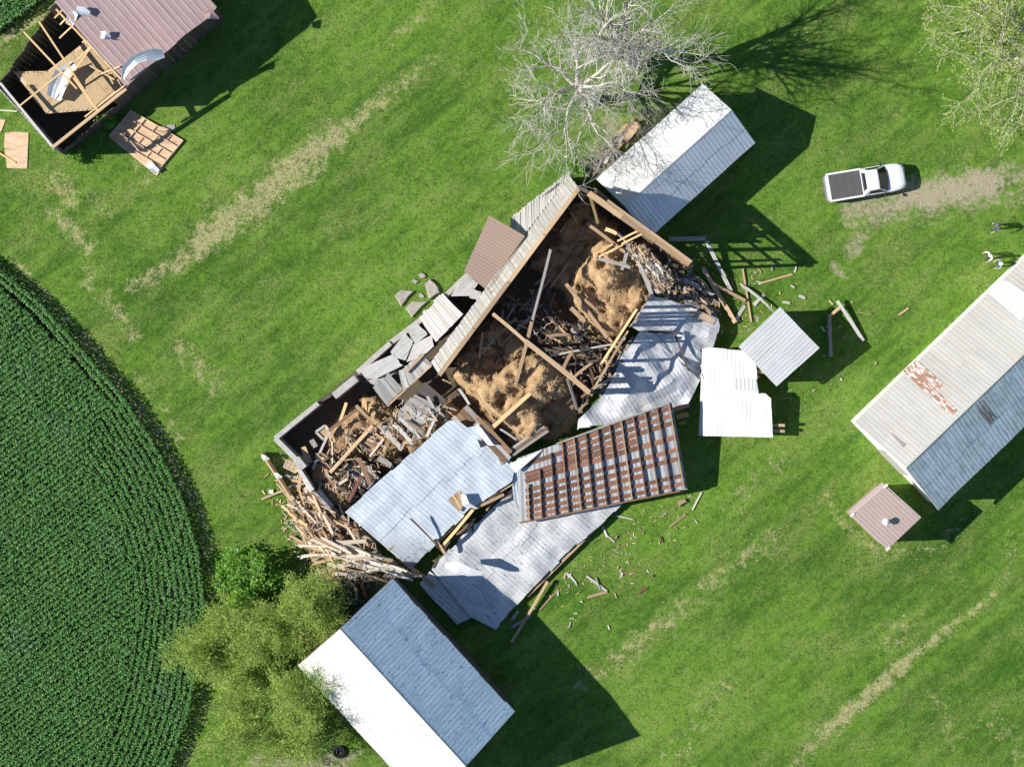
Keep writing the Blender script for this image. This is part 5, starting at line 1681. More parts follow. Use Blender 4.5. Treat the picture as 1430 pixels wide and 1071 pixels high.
loose('long pale board lying on hay along the upper edge of the light blue roof', 'board', 'pale boards along the blue roof edge', [
    (530, 594, 2.2, 562, 628, 2.2, .34, .05, 'wood_white', 'rough'), (548, 590, 2.3, 578, 622, 2.3, .3, .05, 'wood_white', 'broken'),
    (556, 582, 2.4, 588, 614, 2.4, .26, .05, 'wood_white', 'broken'), (566, 586, 2.4, 592, 608, 2.5, .22, .05, 'wood_grey', 'broken'),
    (528, 640, 2.2, 548, 652, 2.3, .4, .06, 'wood_grey', 'broken'), (596, 610, 2.5, 606, 588, 2.4, .2, .1, 'wood_white', 'rough'),
    (640, 542, 2.6, 656, 566, 2.6, .2, .08, 'wood_white', 'broken'), (674, 560, 2.7, 690, 590, 2.6, .14, .08, 'wood_tan', 'broken'),
    (697, 598, 2.8, 722, 615, 2.5, .14, .07, 'wood_white', 'broken'), (618, 530, 3.8, 630, 536, 3.6, .1, .08, 'wood_fresh', 'broken')])

# heaps of splintered timber
HUE = {'wood_tan': 'tan', 'wood_fresh': 'bright tan', 'wood_brown': 'brown', 'wood_grey': 'grey', 'wood_white': 'white', 'wood_cream': 'cream', 'wood_dark': 'dark', 'wood_red': 'reddish'}
def heap(nm, lab, group, poly, n, z0, z1, mats, ang, spread, Lr, Wr, seed, kinds=('broken', 'rough', 'split', 'sawn2')):
    r = random.Random(seed)
    xs = [p[0] for p in poly]; ys = [p[1] for p in poly]
    k = 0
    while k < n:
        x, y = r.uniform(min(xs), max(xs)), r.uniform(min(ys), max(ys))
        if not inpoly(x, y, poly): continue
        a = math.radians(ang(x, y) if callable(ang) else ang) + r.gauss(0, math.radians(spread))
        L = r.uniform(*Lr) * 20
        dx, dy = math.cos(a) * L / 2, -math.sin(a) * L / 2
        if not (inpoly(x + dx * .7, y + dy * .7, poly) and inpoly(x - dx * .7, y - dy * .7, poly)) and r.random() < 0.75: continue
        z = z0 + (z1 - z0) * (k / n)
        tl = r.uniform(-.18, .18) * L / 20
        mt = r.choice(mats); wd = r.uniform(*Wr); th = r.uniform(.04, .1)
        o = plank(nm, W(x - dx, y - dy, max(0.05, z - tl / 2)), W(x + dx, y + dy, max(0.05, z + tl / 2)), wd, th, mt, None, r.choice(kinds), roll=r.uniform(-.4, .4))
        size = 'long' if L / 20 > Lr[0] + .6 * (Lr[1] - Lr[0]) else ('short' if L / 20 < Lr[0] + .3 * (Lr[1] - Lr[0]) else ('broad' if wd > (Wr[0] + Wr[1]) / 2 else 'narrow'))
        tag(o, f'{size} {HUE[mt]} {nm} {lab}', nm, group)
        k += 1
heap('plank', 'in the long heap spilling onto the grass by the green shrub', 'plank heap at the wreck corner',
     [(400, 700), (420, 690), (440, 700), (470, 735), (500, 790), (470, 808), (440, 790), (428, 765), (412, 735)], 120, 0.1, 1.3,
     ['wood_tan', 'wood_tan', 'wood_fresh', 'wood_cream', 'wood_brown'], lambda x, y: -48 if y < 750 else -70, 14, (1.4, 3.8), (.08, .2), 71)
heap('timber', 'heaped against the broken side wall of the wreck', 'brown heap along the side wall',
     [(425, 690), (445, 680), (470, 710), (510, 745), (550, 790), (520, 790), (480, 760), (450, 730)], 84, 0.2, 1.6,
     ['wood_brown', 'wood_tan', 'wood_cream', 'wood_tan'], -50, 26, (.7, 2.4), (.07, .2), 72)
heap('board', 'fanned out of the plank heap under the light blue roof', 'white boards fanned under the blue roof',
     [(432, 752), (470, 752), (520, 775), (570, 790), (600, 806), (560, 812), (500, 806), (455, 808), (440, 785)], 62, 0.7, 1.9,
     ['wood_cream', 'wood_white', 'wood_cream', 'wood_tan'], lambda x, y: -4 if y > 775 else -20, 13, (1.8, 4.4), (.12, .3), 73)
heap('splinter', 'at the foot of the plank heap by the white barn', 'splinters at the foot of the plank heap',
     [(440, 785), (500, 800), (530, 812), (500, 826), (455, 812)], 24, 0.1, 0.9, ['wood_brown', 'wood_grey', 'wood_tan'], 70, 40, (.6, 1.8), (.1, .25), 74)
heap('plank', 'jumbled inside the tall end wall of the wreck', 'grey boards inside the end wall',
     [(872, 335), (900, 345), (935, 385), (925, 412), (905, 400), (885, 365)], 52, 2.2, 3.6, ['wood_grey', 'wood_white', 'wood_white', 'wood_tan', 'wood_brown'], -55, 20, (.7, 2.2), (.07, .22), 75)
heap('board', 'in the shaded jumble outside the tall end wall', 'shaded boards outside the end wall',
     [(925, 372), (960, 378), (985, 395), (1000, 420), (990, 438), (960, 428), (935, 415)], 40, 0.1, 1.4, ['wood_grey', 'wood_grey', 'wood_dark', 'wood_tan'], lambda x, y: 60 if x < 965 else -40, 40, (1.0, 2.6), (.12, .3), 76)
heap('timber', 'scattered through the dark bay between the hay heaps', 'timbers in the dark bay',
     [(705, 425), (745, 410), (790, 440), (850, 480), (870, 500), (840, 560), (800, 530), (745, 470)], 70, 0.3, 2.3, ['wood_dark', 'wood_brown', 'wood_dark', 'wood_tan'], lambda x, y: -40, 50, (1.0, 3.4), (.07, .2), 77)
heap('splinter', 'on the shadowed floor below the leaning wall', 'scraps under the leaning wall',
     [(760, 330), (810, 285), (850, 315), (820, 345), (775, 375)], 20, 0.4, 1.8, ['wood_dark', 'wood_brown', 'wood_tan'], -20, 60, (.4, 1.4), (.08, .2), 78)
heap('board', 'poking from between the buckled roof edge and the dark bay', 'boards along the buckled roof edge',
     [(800, 560), (835, 535), (862, 490), (882, 462), (890, 470), (870, 510), (845, 550), (812, 580)], 20, 1.2, 2.1, ['wood_tan', 'wood_brown', 'wood_grey'], 52, 14, (.8, 2.6), (.1, .22), 79)
heap('plank', 'in the clutter of the roofless stall', 'clutter in the roofless stall',
     [(440, 640), (465, 615), (500, 585), (540, 620), (530, 655), (500, 690), (470, 700), (450, 670)], 66, 0.5, 2.0, ['wood_brown', 'wood_tan', 'wood_dark', 'wood_cream'], -45, 45, (.5, 1.8), (.06, .2), 80)
heap('splinter', 'among the hay by the fallen grey siding', 'scraps by the fallen siding',
     [(530, 590), (560, 560), (625, 560), (650, 590), (600, 605), (570, 630), (545, 620)], 26, 1.6, 2.6, ['wood_tan', 'wood_white', 'wood_fresh', 'wood_grey'], -42, 35, (.5, 1.5), (.08, .22), 81)
heap('timber', 'wedged in the dark gap between the two fallen roofs', 'timbers in the roof gap',
     [(600, 795), (625, 760), (660, 720), (712, 682), (718, 690), (670, 730), (635, 770), (608, 806)], 26, 0.4, 1.5, ['wood_brown', 'wood_tan', 'wood_dark'], 48, 25, (.5, 1.6), (.08, .2), 82)
heap('lath', 'lying on grass at the wreck corner', 'laths on the grass at the wreck corner',
     [(395, 650), (420, 650), (440, 690), (425, 700), (405, 690)], 18, 0.04, 0.4, ['wood_tan', 'wood_white', 'wood_grey', 'stone_w'] if 'stone_w' in M else ['wood_tan', 'wood_white', 'wood_grey'], -55, 40, (.3, 1.2), (.08, .22), 83)
heap('splinter', 'lying on the grass beside the V of beams', 'splinters beside the V of beams',
     [(960, 415), (990, 410), (1015, 440), (1005, 450), (985, 440)], 9, 0.05, 0.3, ['wood_tan', 'wood_white', 'wood_fresh'], -35, 25, (.5, 1.6), (.1, .2), 84)
heap('chip', 'scattered on the open grass past the square shed', 'chips past the square shed',
     [(1010, 360), (1120, 370), (1230, 430), (1260, 520), (1180, 560), (1120, 560), (1080, 420)], 22, 0.03, 0.05, ['wood_white', 'wood_tan', 'wood_grey'], 20, 90, (.15, .45), (.05, .14), 90)
heap('chip', 'scattered on the open grass below the upturned roof', 'chips below the upturned roof',
     [(760, 830), (860, 730), (960, 690), (1000, 730), (930, 800), (850, 880), (790, 880)], 22, 0.03, 0.05, ['wood_white', 'wood_tan', 'wood_red'], 20, 90, (.15, .45), (.05, .14), 91)
heap('chip', 'scattered on the grass beside the broken foundation corner', 'chips beside the foundation corner',
     [(355, 640), (385, 625), (415, 690), (400, 760), (375, 720)], 18, 0.03, 0.05, ['wood_white', 'wood_tan', 'wood_tan'], 20, 90, (.12, .4), (.05, .12), 92)
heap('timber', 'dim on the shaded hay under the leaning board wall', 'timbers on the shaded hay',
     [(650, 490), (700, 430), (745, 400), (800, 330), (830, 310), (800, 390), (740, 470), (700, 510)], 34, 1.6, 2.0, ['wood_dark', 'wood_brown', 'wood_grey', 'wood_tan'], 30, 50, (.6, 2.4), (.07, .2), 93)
# fine litter of splinters, far too small and many to count
def litter(lab, regions, mats, seed):
    r = random.Random(seed)
    mb = MB()
    for (poly, n, z0, z1, L0, L1) in regions:
        xs = [p[0] for p in poly]; ys = [p[1] for p in poly]; k = 0
        while k < n:
            x, y = r.uniform(min(xs), max(xs)), r.uniform(min(ys), max(ys))
            if not inpoly(x, y, poly): continue
            z = r.uniform(z0, z1); a = r.uniform(0, 6.28); L = r.uniform(L0, L1)
            p = W(x, y, z); dd = Vector((math.cos(a), math.sin(a), r.uniform(-.25, .25) if z > .1 else 0)) * L / 2
            mb.beam(p - dd, p + dd, r.uniform(.025, .07), .02, mi=r.randrange(len(mats))); k += 1
    tag(mb.build('splinter_litter', None, mats=[M[m] for m in mats]), lab, 'splinters', kind='stuff')
litter('fine splinters and chips strewn through and around the wrecked barn', [
    ([(400, 700), (440, 690), (500, 745), (575, 800), (545, 815), (455, 812), (425, 765)], 520, .3, 1.5, .12, .6),
    ([(440, 640), (500, 580), (560, 600), (540, 650), (490, 700), (455, 680)], 260, .9, 2.1, .1, .5),
    ([(520, 600), (560, 560), (630, 565), (600, 605), (560, 625)], 220, 1.7, 2.6, .1, .5),
    ([(705, 425), (745, 400), (870, 490), (840, 560), (800, 535), (745, 470)], 170, 0.6, 2.2, .1, .6),
    ([(872, 335), (905, 345), (940, 390), (925, 415), (885, 365)], 260, 2.6, 3.7, .1, .5),
    ([(925, 372), (985, 395), (1005, 425), (990, 445), (935, 415)], 240, .2, 1.3, .1, .5),
    ([(375, 640), (415, 640), (440, 690), (430, 760), (440, 800), (420, 810), (395, 740), (385, 690)], 200, .02, .05, .06, .3),
    ([(985, 380), (1060, 380), (1080, 430), (1040, 470), (1000, 470)], 90, .02, .05, .06, .3),
    ([(740, 850), (790, 800), (880, 720), (970, 680), (990, 720), (880, 800), (800, 850)], 110, .02, .05, .06, .3)],
    ['wood_tan', 'wood_fresh', 'wood_cream', 'wood_brown', 'wood_white'], 99)
# small six-light window lying at the corner
t = thing('window_frame', 'small six-pane window sash lying on grass outside the wreck corner', 'window frame', W(407, 650))
wf = [W(396, 652, .5), W(401, 642, .6), W(418, 649, .6), W(413, 660, .5)]
for i in range(4): plank('rail', wf[i], wf[(i + 1) % 4], 0.09, 0.06, 'wood_tan', t, 'sawn2')
for s in (1 / 3, 2 / 3): plank('muntin', wf[0].lerp(wf[3], s), wf[1].lerp(wf[2], s), 0.05, 0.04, 'wood_tan', t, 'sawn2')
plank('muntin', wf[0].lerp(wf[1], .5), wf[3].lerp(wf[2], .5), 0.05, 0.04, 'wood_tan', t, 'sawn2')
M['pane'] = mat_plain('dusty_pane', (0.34, 0.32, 0.27), 0.25)
for i in range(3):
    for j in range(2):
        g = lambda u, v: wf[0].lerp(wf[3], u).lerp(wf[1].lerp(wf[2], u), v) - Vector((0, 0, .01))
        mk('pane', [g(i / 3, j / 2), g((i + 1) / 3, j / 2), g((i + 1) / 3, (j + 1) / 2), g(i / 3, (j + 1) / 2)], [(0, 1, 2, 3)], M['pane'], t)
# white sheet leaning on the broken side wall
tag(mk('metal_sheet', [W(420, 664, 1.9), W(435, 687, 1.4), W(433, 689, 0.2), W(417, 662, 0.3)], [(0, 1, 2, 3)], M['fr_white']), 'narrow white sheet leaning outside the broken side wall', 'metal sheet')
tag(mk('metal_sheet', [W(443, 686, 1.9), W(449, 684, 1.3), W(467, 706, 1.0), W(461, 709, 1.6)], [(0, 1, 2, 3)], M['fr_blue']), 'narrow blue sheet lying along the inner side wall', 'metal sheet')
tag(plank('beam', W(417, 685, .3), W(420, 664, 1.3), .22, .16, 'wood_tan', None, 'sawn2'), 'tan beam propped against the narrow white sheet', 'beam')
for i, (x, y) in enumerate(((379, 686), (418, 693), (419, 703), (434, 712))):
    mb = MB(); p = W(x, y); mb.box((p.x, p.y, .12), (.3, .26, .24), i); tag(mb.build('block', M['trim_white']), 'small white block scattered at the wreck corner', 'block', 'white blocks at the wreck corner')

# junk row under the bare trees
jl = ('weathered board stacked in the overgrown junk row beside the metal-roofed shed', 'junk row boards')
heap('plank', 'in the overgrown junk row beside the metal-roofed shed', jl[1], [(818, 240), (835, 222), (872, 172), (884, 165), (890, 176), (862, 205), (850, 225), (832, 250)], 36, 0.1, 0.7, ['wood_grey', 'wood_tan', 'wood_grey'], 45, 14, (.5, 2.4), (.08, .25), 85)
mb = MB(); q = [W(885, 168, .6), W(895, 176, .6), W(876, 199, .6), W(865, 190, .6)]
t = thing('plywood_crate', 'long tan plywood crate in the overgrown junk row beside the metal-roofed shed', 'crate', W(880, 184))
mb.prism(q[::-1], 0.05, 0.6); mb.build('side', M['concrete'] if False else M['wood_tan'], t)
mb = MB(); mb.prism(q[::-1], 0.604, 0.64); mb.build('lid', M['ply_pale'] if 'ply_pale' in M else M['ply'], t)
for i, (x, y, rr, lb) in enumerate(((860, 213, .3, 'mossy round stone in the junk row nearest the plywood crate'), (846, 218, .35, 'mossy round stone in the middle of the junk row'), (855, 226, .25, 'small mossy stone against the shed eave'))):
    p = W(x, y); rr_ = rr
    v = []; f = []
    for a in range(7):
        for b in range(10):
            th = a / 6 * math.pi / 2; ph = b / 10 * 2 * math.pi
            k = rr * (1 + .25 * mnoise.noise(Vector((math.cos(ph) * 2, math.sin(ph) * 2, a * .7 + i))))
            v.append((p.x + k * math.cos(ph) * math.cos(th) * 1.15, p.y + k * math.sin(ph) * math.cos(th), k * math.sin(th) * .9))
    for a in range(6):
        for b in range(10): f.append((a * 10 + b, a * 10 + (b + 1) % 10, (a + 1) * 10 + (b + 1) % 10, (a + 1) * 10 + b))
    tag(mk('stone', v, f, M['mossy'] if 'mossy' in M else M['stone'], None, True), lb, 'stone')
# old tyre by the willows
o = None
t = thing('old_tyre', 'old dark tyre lying at the foot of the willows by the white barn', 'tyre', W(474, 1049))
p = W(474, 1049)
lathe('tread', [(.34, 0.02), (.44, 0.04), (.47, .12), (.44, .2), (.34, .22), (.30, .2), (.29, .06), (.34, .02)], p, M['black_rubber'], t, 20)
lathe('inner_rim', [(.28, .08), (.28, .14), (.1, .15), (.1, .08)], p, M['black'], t, 16)
# ------------------------------------------------------------------ trees
def tube(V, F, pts, rad):
    n = len(pts)
    for i in range(n):
        pass
    sides = 7 if rad[0] > 0.12 else (5 if rad[0] > 0.04 else 3)
    base = len(V)
    for i, p in enumerate(pts):
        d_ = (pts[min(i + 1, n - 1)] - pts[max(i - 1, 0)])
        if d_.length < 1e-6: d_ = Vector((0, 0, 1))
        d_.normalize()
        a = d_.cross(Vector((0.31, 0.77, 0.55)))
        if a.length < 1e-3: a = d_.cross(Vector((1, 0, 0)))
        a.normalize(); b = d_.cross(a)
        for k in range(sides):
            an = 2 * math.pi * k / sides
            V.append(p + a * (rad[i] * math.cos(an)) + b * (rad[i] * math.sin(an)))
    for i in range(n - 1):
        for k in range(sides):
            F.append((base + i * sides + k, base + i * sides + (k + 1) % sides, base + (i + 1) * sides + (k + 1) % sides, base + (i + 1) * sides + k))


def grow(r, p, d_, L, rad, depth, spec, out, tips):
    """recursive limb; spec[depth] = (segments, wander, children, child angle, child length, up-pull)"""
    seg, wander, nch, cang, clen, lift = spec[depth]
    pts = [p]; rads = [rad]
    dd = d_.normalized()
    last = depth == len(spec) - 1
    for i in range(seg):
        dd = (dd + Vector((r.gauss(0, wander), r.gauss(0, wander), r.gauss(0, wander) + lift))).normalized()
        p = p + dd * (L / seg)
        if p.z < 0.35: p.z = 0.35
        pts.append(p)
        rads.append(max(0.011, rad * (1 - 0.72 * (i + 1) / seg)))
    out.append((depth, pts, rads))
    if last:
        tips.append((pts, dd)); return
    for c in range(nch):
        t = r.uniform(0.25, 1.0) if c > 0 else 1.0
        k = min(seg, max(1, int(round(t * seg))))
        q = pts[k]; base_d = (pts[k] - pts[k - 1]).normalized()
        ax = Vector((r.gauss(0, 1), r.gauss(0, 1), r.gauss(0, 1))).cross(base_d)
        if ax.length < 1e-3: continue
        a = cang * r.uniform(0.55, 1.3) * (0.45 if c == 0 else 1)
        nd = Matrix.Rotation(a, 3, ax.normalized()) @ base_d
        grow(r, q, nd, L * clen * r.uniform(0.7, 1.25), max(0.012, rads[k] * r.uniform(0.55, 0.8)), depth + 1, spec, out, tips)


def tree(name, label, cat, base, trunk_h, trunk_r, limbs, limb_len, elev, spec, seed, bark, leaf=None, nleaf=0, lsize=(0.1, 0.05), lean=(0, 0), centre=None,
         group=None, droop=0.0, spread=0.15, stems=1, azr=None, feather=0.0):
    r = random.Random(seed)
    b = Vector((base[0], base[1], 0))
    t_ = thing(name, label, cat, b, group)
    out = []; tips = []
    for s in range(stems):
        o_ = Vector((r.uniform(-.5, .5), r.uniform(-.5, .5), 0)) * (0 if stems == 1 else 1)
        pts = [b + o_ + Vector((0, 0, -0.1))]; n = 5
        sd = Vector((r.gauss(0, .2), r.gauss(0, .2), 0)) if stems > 1 else Vector((0, 0, 0))
        for i in range(n):
            f_ = (i + 1) / n
            pts.append(b + o_ + Vector((lean[0] * f_ ** 1.5, lean[1] * f_ ** 1.5, trunk_h * f_)) + sd * trunk_h * f_ + Vector((r.gauss(0, .06), r.gauss(0, .06), 0)))
        rads = [trunk_r * (1.35 if i == 0 else 1) * (1 - 0.35 * i / n) for i in range(n + 1)]
        out.append((-1, pts, rads))
        for k in range(limbs):
            az = 2 * math.pi * (k + r.uniform(-.3, .3)) / limbs if azr is None else r.uniform(*azr)
            el = math.radians(r.uniform(*elev))
            st = pts[-1] if k % 2 == 0 else pts[-2].lerp(pts[-1], r.uniform(0.2, 1))
            dv_ = Vector((math.cos(az) * math.cos(el), math.sin(az) * math.cos(el), math.sin(el)))
            grow(r, st, dv_, limb_len * r.uniform(0.75, 1.2), trunk_r * r.uniform(0.4, 0.62), 0, spec, out, tips)
    V = []; F = []; V2_ = []; F2 = []
    for (dp, pts, rads) in out:
        if dp <= 0: tube(V, F, pts, rads)
        else: tube(V2_, F2, pts, rads)
    mk('trunk', V, F, M[bark], t_, True)
    if leaf is None:
        mk('crown', V2_, F2, M[bark], t_, True)
    else:
        mk('branches', V2_, F2, M[bark], t_, True)
        rg = np.random.default_rng(seed)
        P = []; D = []
        for (pts, dd) in tips:
            for _ in range(nleaf):
                k = rg.uniform(0.1, 1) * (len(pts) - 1); i = min(int(k), len(pts) - 2)
                P.append(pts[i].lerp(pts[i + 1], k - i)); D.append(dd)
        P = np.array([tuple(p) for p in P]); n = len(P)
        P += rg.normal(0, spread, P.shape)
        P[:, 2] = np.maximum(P[:, 2] - droop * rg.random(n), 0.15)
        ax = np.array([tuple(q_) for q_ in D]) * feather + rg.normal(0, 1, (n, 3)) * (1 - feather * .55); ax[:, 2] *= 0.6; ax /= np.linalg.norm(ax, axis=1)[:, None]
        nn = rg.normal(0, 0.6, (n, 3)); nn[:, 2] += 1.0
        sd = np.cross(ax, nn); sd /= np.linalg.norm(sd, axis=1)[:, None] + 1e-9
        L = rg.uniform(0.6, 1.3, n)[:, None] * lsize[0]; Wd = rg.uniform(0.6, 1.3, n)[:, None] * lsize[1]
        q = np.stack([P - ax * L / 2, P + sd * Wd / 2, P + ax * L / 2, P - sd * Wd / 2], 1).reshape(-1, 3)
        me = bpy.data.meshes.new('crown')
        me.vertices.add(len(q)); me.vertices.foreach_set('co', q.ravel())
        me.loops.add(len(q)); me.loops.foreach_set('vertex_index', np.arange(len(q), dtype=np.int32))
        me.polygons.add(n)
        me.polygons.foreach_set('loop_start', np.arange(0, len(q), 4, dtype=np.int32)); me.polygons.foreach_set('loop_total', np.full(n, 4, dtype=np.int32))
        me.materials.append(M[leaf]); me.update(calc_edges=True)
        link_mesh('crown', me, t_)
    return t_


M['leaf_willow'] = mat_leaf('willow_leaf', (0.24, 0.37, 0.045), (0.47, 0.62, 0.13), 0.5)
M['leaf_shrub'] = mat_leaf('shrub_leaf', (0.08, 0.22, 0.012), (0.21, 0.44, 0.04), 0.4)
M['leaf_dark'] = mat_leaf('dark_shrub_leaf', (0.02, 0.06, 0.01), (0.05, 0.12, 0.02), 0.3)
M['leaf_young'] = mat_leaf('young_leaf', (0.24, 0.34, 0.05), (0.42, 0.52, 0.12), 0.45)
BARE = [(7, .10, 7, .85, .62, .03), (5, .15, 6, .85, .58, .02), (4, .2, 5, .85, .6, .0), (3, .22, 0, 0, 0, 0)]
tree('bare_tree', 'leafless grey tree standing between the lawn and the junk row', 'tree', W(829, 141), 3.6, .34, 8, 4.2, (26, 66), BARE, 11, 'bark', lean=(-1.3, .4))

BARE2 = [(7, .06, 6, .62, .58, .05), (5, .12, 6, .8, .55, .02), (4, .18, 5, .85, .6, .0), (3, .22, 0, 0, 0, 0)]
YOUNG = [(7, .12, 7, .8, .6, .02), (5, .18, 6, .8, .58, .0), (4, .2, 4, .8, .6, .0), (3, .22, 0, 0, 0, 0)]
tree('budding_tree', 'pale-limbed tree coming into thin yellow-green leaf beside the gravel drive', 'tree', W(1425, 88), 3.2, .42, 10, 5.7, (8, 55), YOUNG, 31, 'bark_pale', 'leaf_young', 9, (0.18, 0.13), spread=.16)
tree('bare_tree', 'leafless grey tree with the long forked shadow on the grass', 'tree', W(885, 89), 5.6, .46, 8, 4.8, (48, 78), BARE2, 23, 'bark', lean=(-1.0, .1))
WIL = [(6, .16, 7, .8, .6, .03), (5, .2, 7, .9, .6, .02), (4, .25, 6, .9, .6, .0), (3, .25, 0, 0, 0, 0)]
WS = dict(bark='bark_green', leaf='leaf_willow', lsize=(0.24, 0.05), spread=.20, feather=1.0)
tree('willow_tree', 'feathery yellow-green willow between the bright shrub and the white barn', 'tree', W(412, 872, 2.5), 2.4, .16, 8, 2.7, (20, 75), WIL, 41, nleaf=11, **WS)
tree('willow_tree', 'feathery willow leaning out over the corn edge', 'tree', W(318, 905, 2.0), 1.2, .13, 7, 2.1, (10, 65), WIL, 42, nleaf=11, **WS)
tree('willow_tree', 'wide feathery willow standing above the old tyre beside the white barn', 'tree', W(380, 985, 2.5), 2.6, .18, 9, 3.0, (15, 72), WIL, 43, nleaf=11, **WS)
SHR = [(4, .2, 7, .8, .62, .03), (4, .22, 6, .8, .6, .03), (3, .25, 0, 0, 0, 0)]
tree('green_shrub', 'rounded bright green shrub between the corn and the plank heap', 'shrub', W(347, 800, 1.2), .4, .09, 9, 1.35, (5, 75), SHR, 51, 'bark', 'leaf_shrub', 17, (0.22, 0.16), spread=.18)
tree('green_shrub', 'dark green undergrowth at the corner of the white barn below the plank heap', 'shrub', W(478, 838, .6), .3, .07, 7, 1.1, (5, 50), SHR, 52, 'bark', 'leaf_dark', 6, (0.2, 0.12), spread=.18)
tree('green_shrub', 'low leafy weeds growing at the upper end of the leaning board wall', 'shrub', W(806, 236, .3), .15, .04, 6, .45, (10, 60), SHR, 53, 'bark', 'leaf_shrub', 4, (0.16, 0.1), spread=.1)
tree('green_shrub', 'low weeds along the front wall of the rose-roofed barn', 'shrub', W(150, 166, .2), .15, .04, 6, .4, (10, 60), SHR, 54, 'bark', 'leaf_shrub', 4, (0.16, 0.1), spread=.12)
tree('green_shrub', 'low weeds at the open corner of the rose-roofed barn', 'shrub', W(108, 214, .2), .12, .04, 6, .35, (10, 50), SHR, 55, 'bark', 'leaf_shrub', 4, (0.16, 0.1), spread=.12)
tree('dry_brush', 'tangled dry grey brush over the junk row beside the metal-roofed shed', 'brush', W(842, 220, .5), .15, .05, 12, 1.1, (5, 50), SHR, 56, 'bark_pale')
tree('dry_brush', 'tangled dry brush under the bare tree at the shed eave', 'brush', W(905, 168, .5), .15, .05, 9, .9, (5, 50), SHR, 57, 'bark_pale')

# ------------------------------------------------------------------ pickup truck
M['truck_white'] = mat_plain('white_car_paint', (0.80, 0.80, 0.80), 0.28, var=0.02, coat=0.6)
M['truck_glass'] = mat_plain('dark_car_glass', (0.008, 0.014, 0.022), 0.05, var=0.1)
M['truck_glass'].node_tree.nodes['Principled BSDF'].inputs['Specular IOR Level'].default_value = 0.3
M['truck_cover'] = mat_plain('charcoal_bed_cover', (0.085, 0.082, 0.082), 0.8, var=0.12)
M['chrome'] = mat_plain('chrome', (0.55, 0.55, 0.56), 0.25, 0.9, var=0.05)
M['red_lens'] = mat_plain('red_lens', (0.35, 0.02, 0.02), 0.3)
M['clear_lens'] = mat_plain('clear_lens', (0.7, 0.72, 0.75), 0.15)


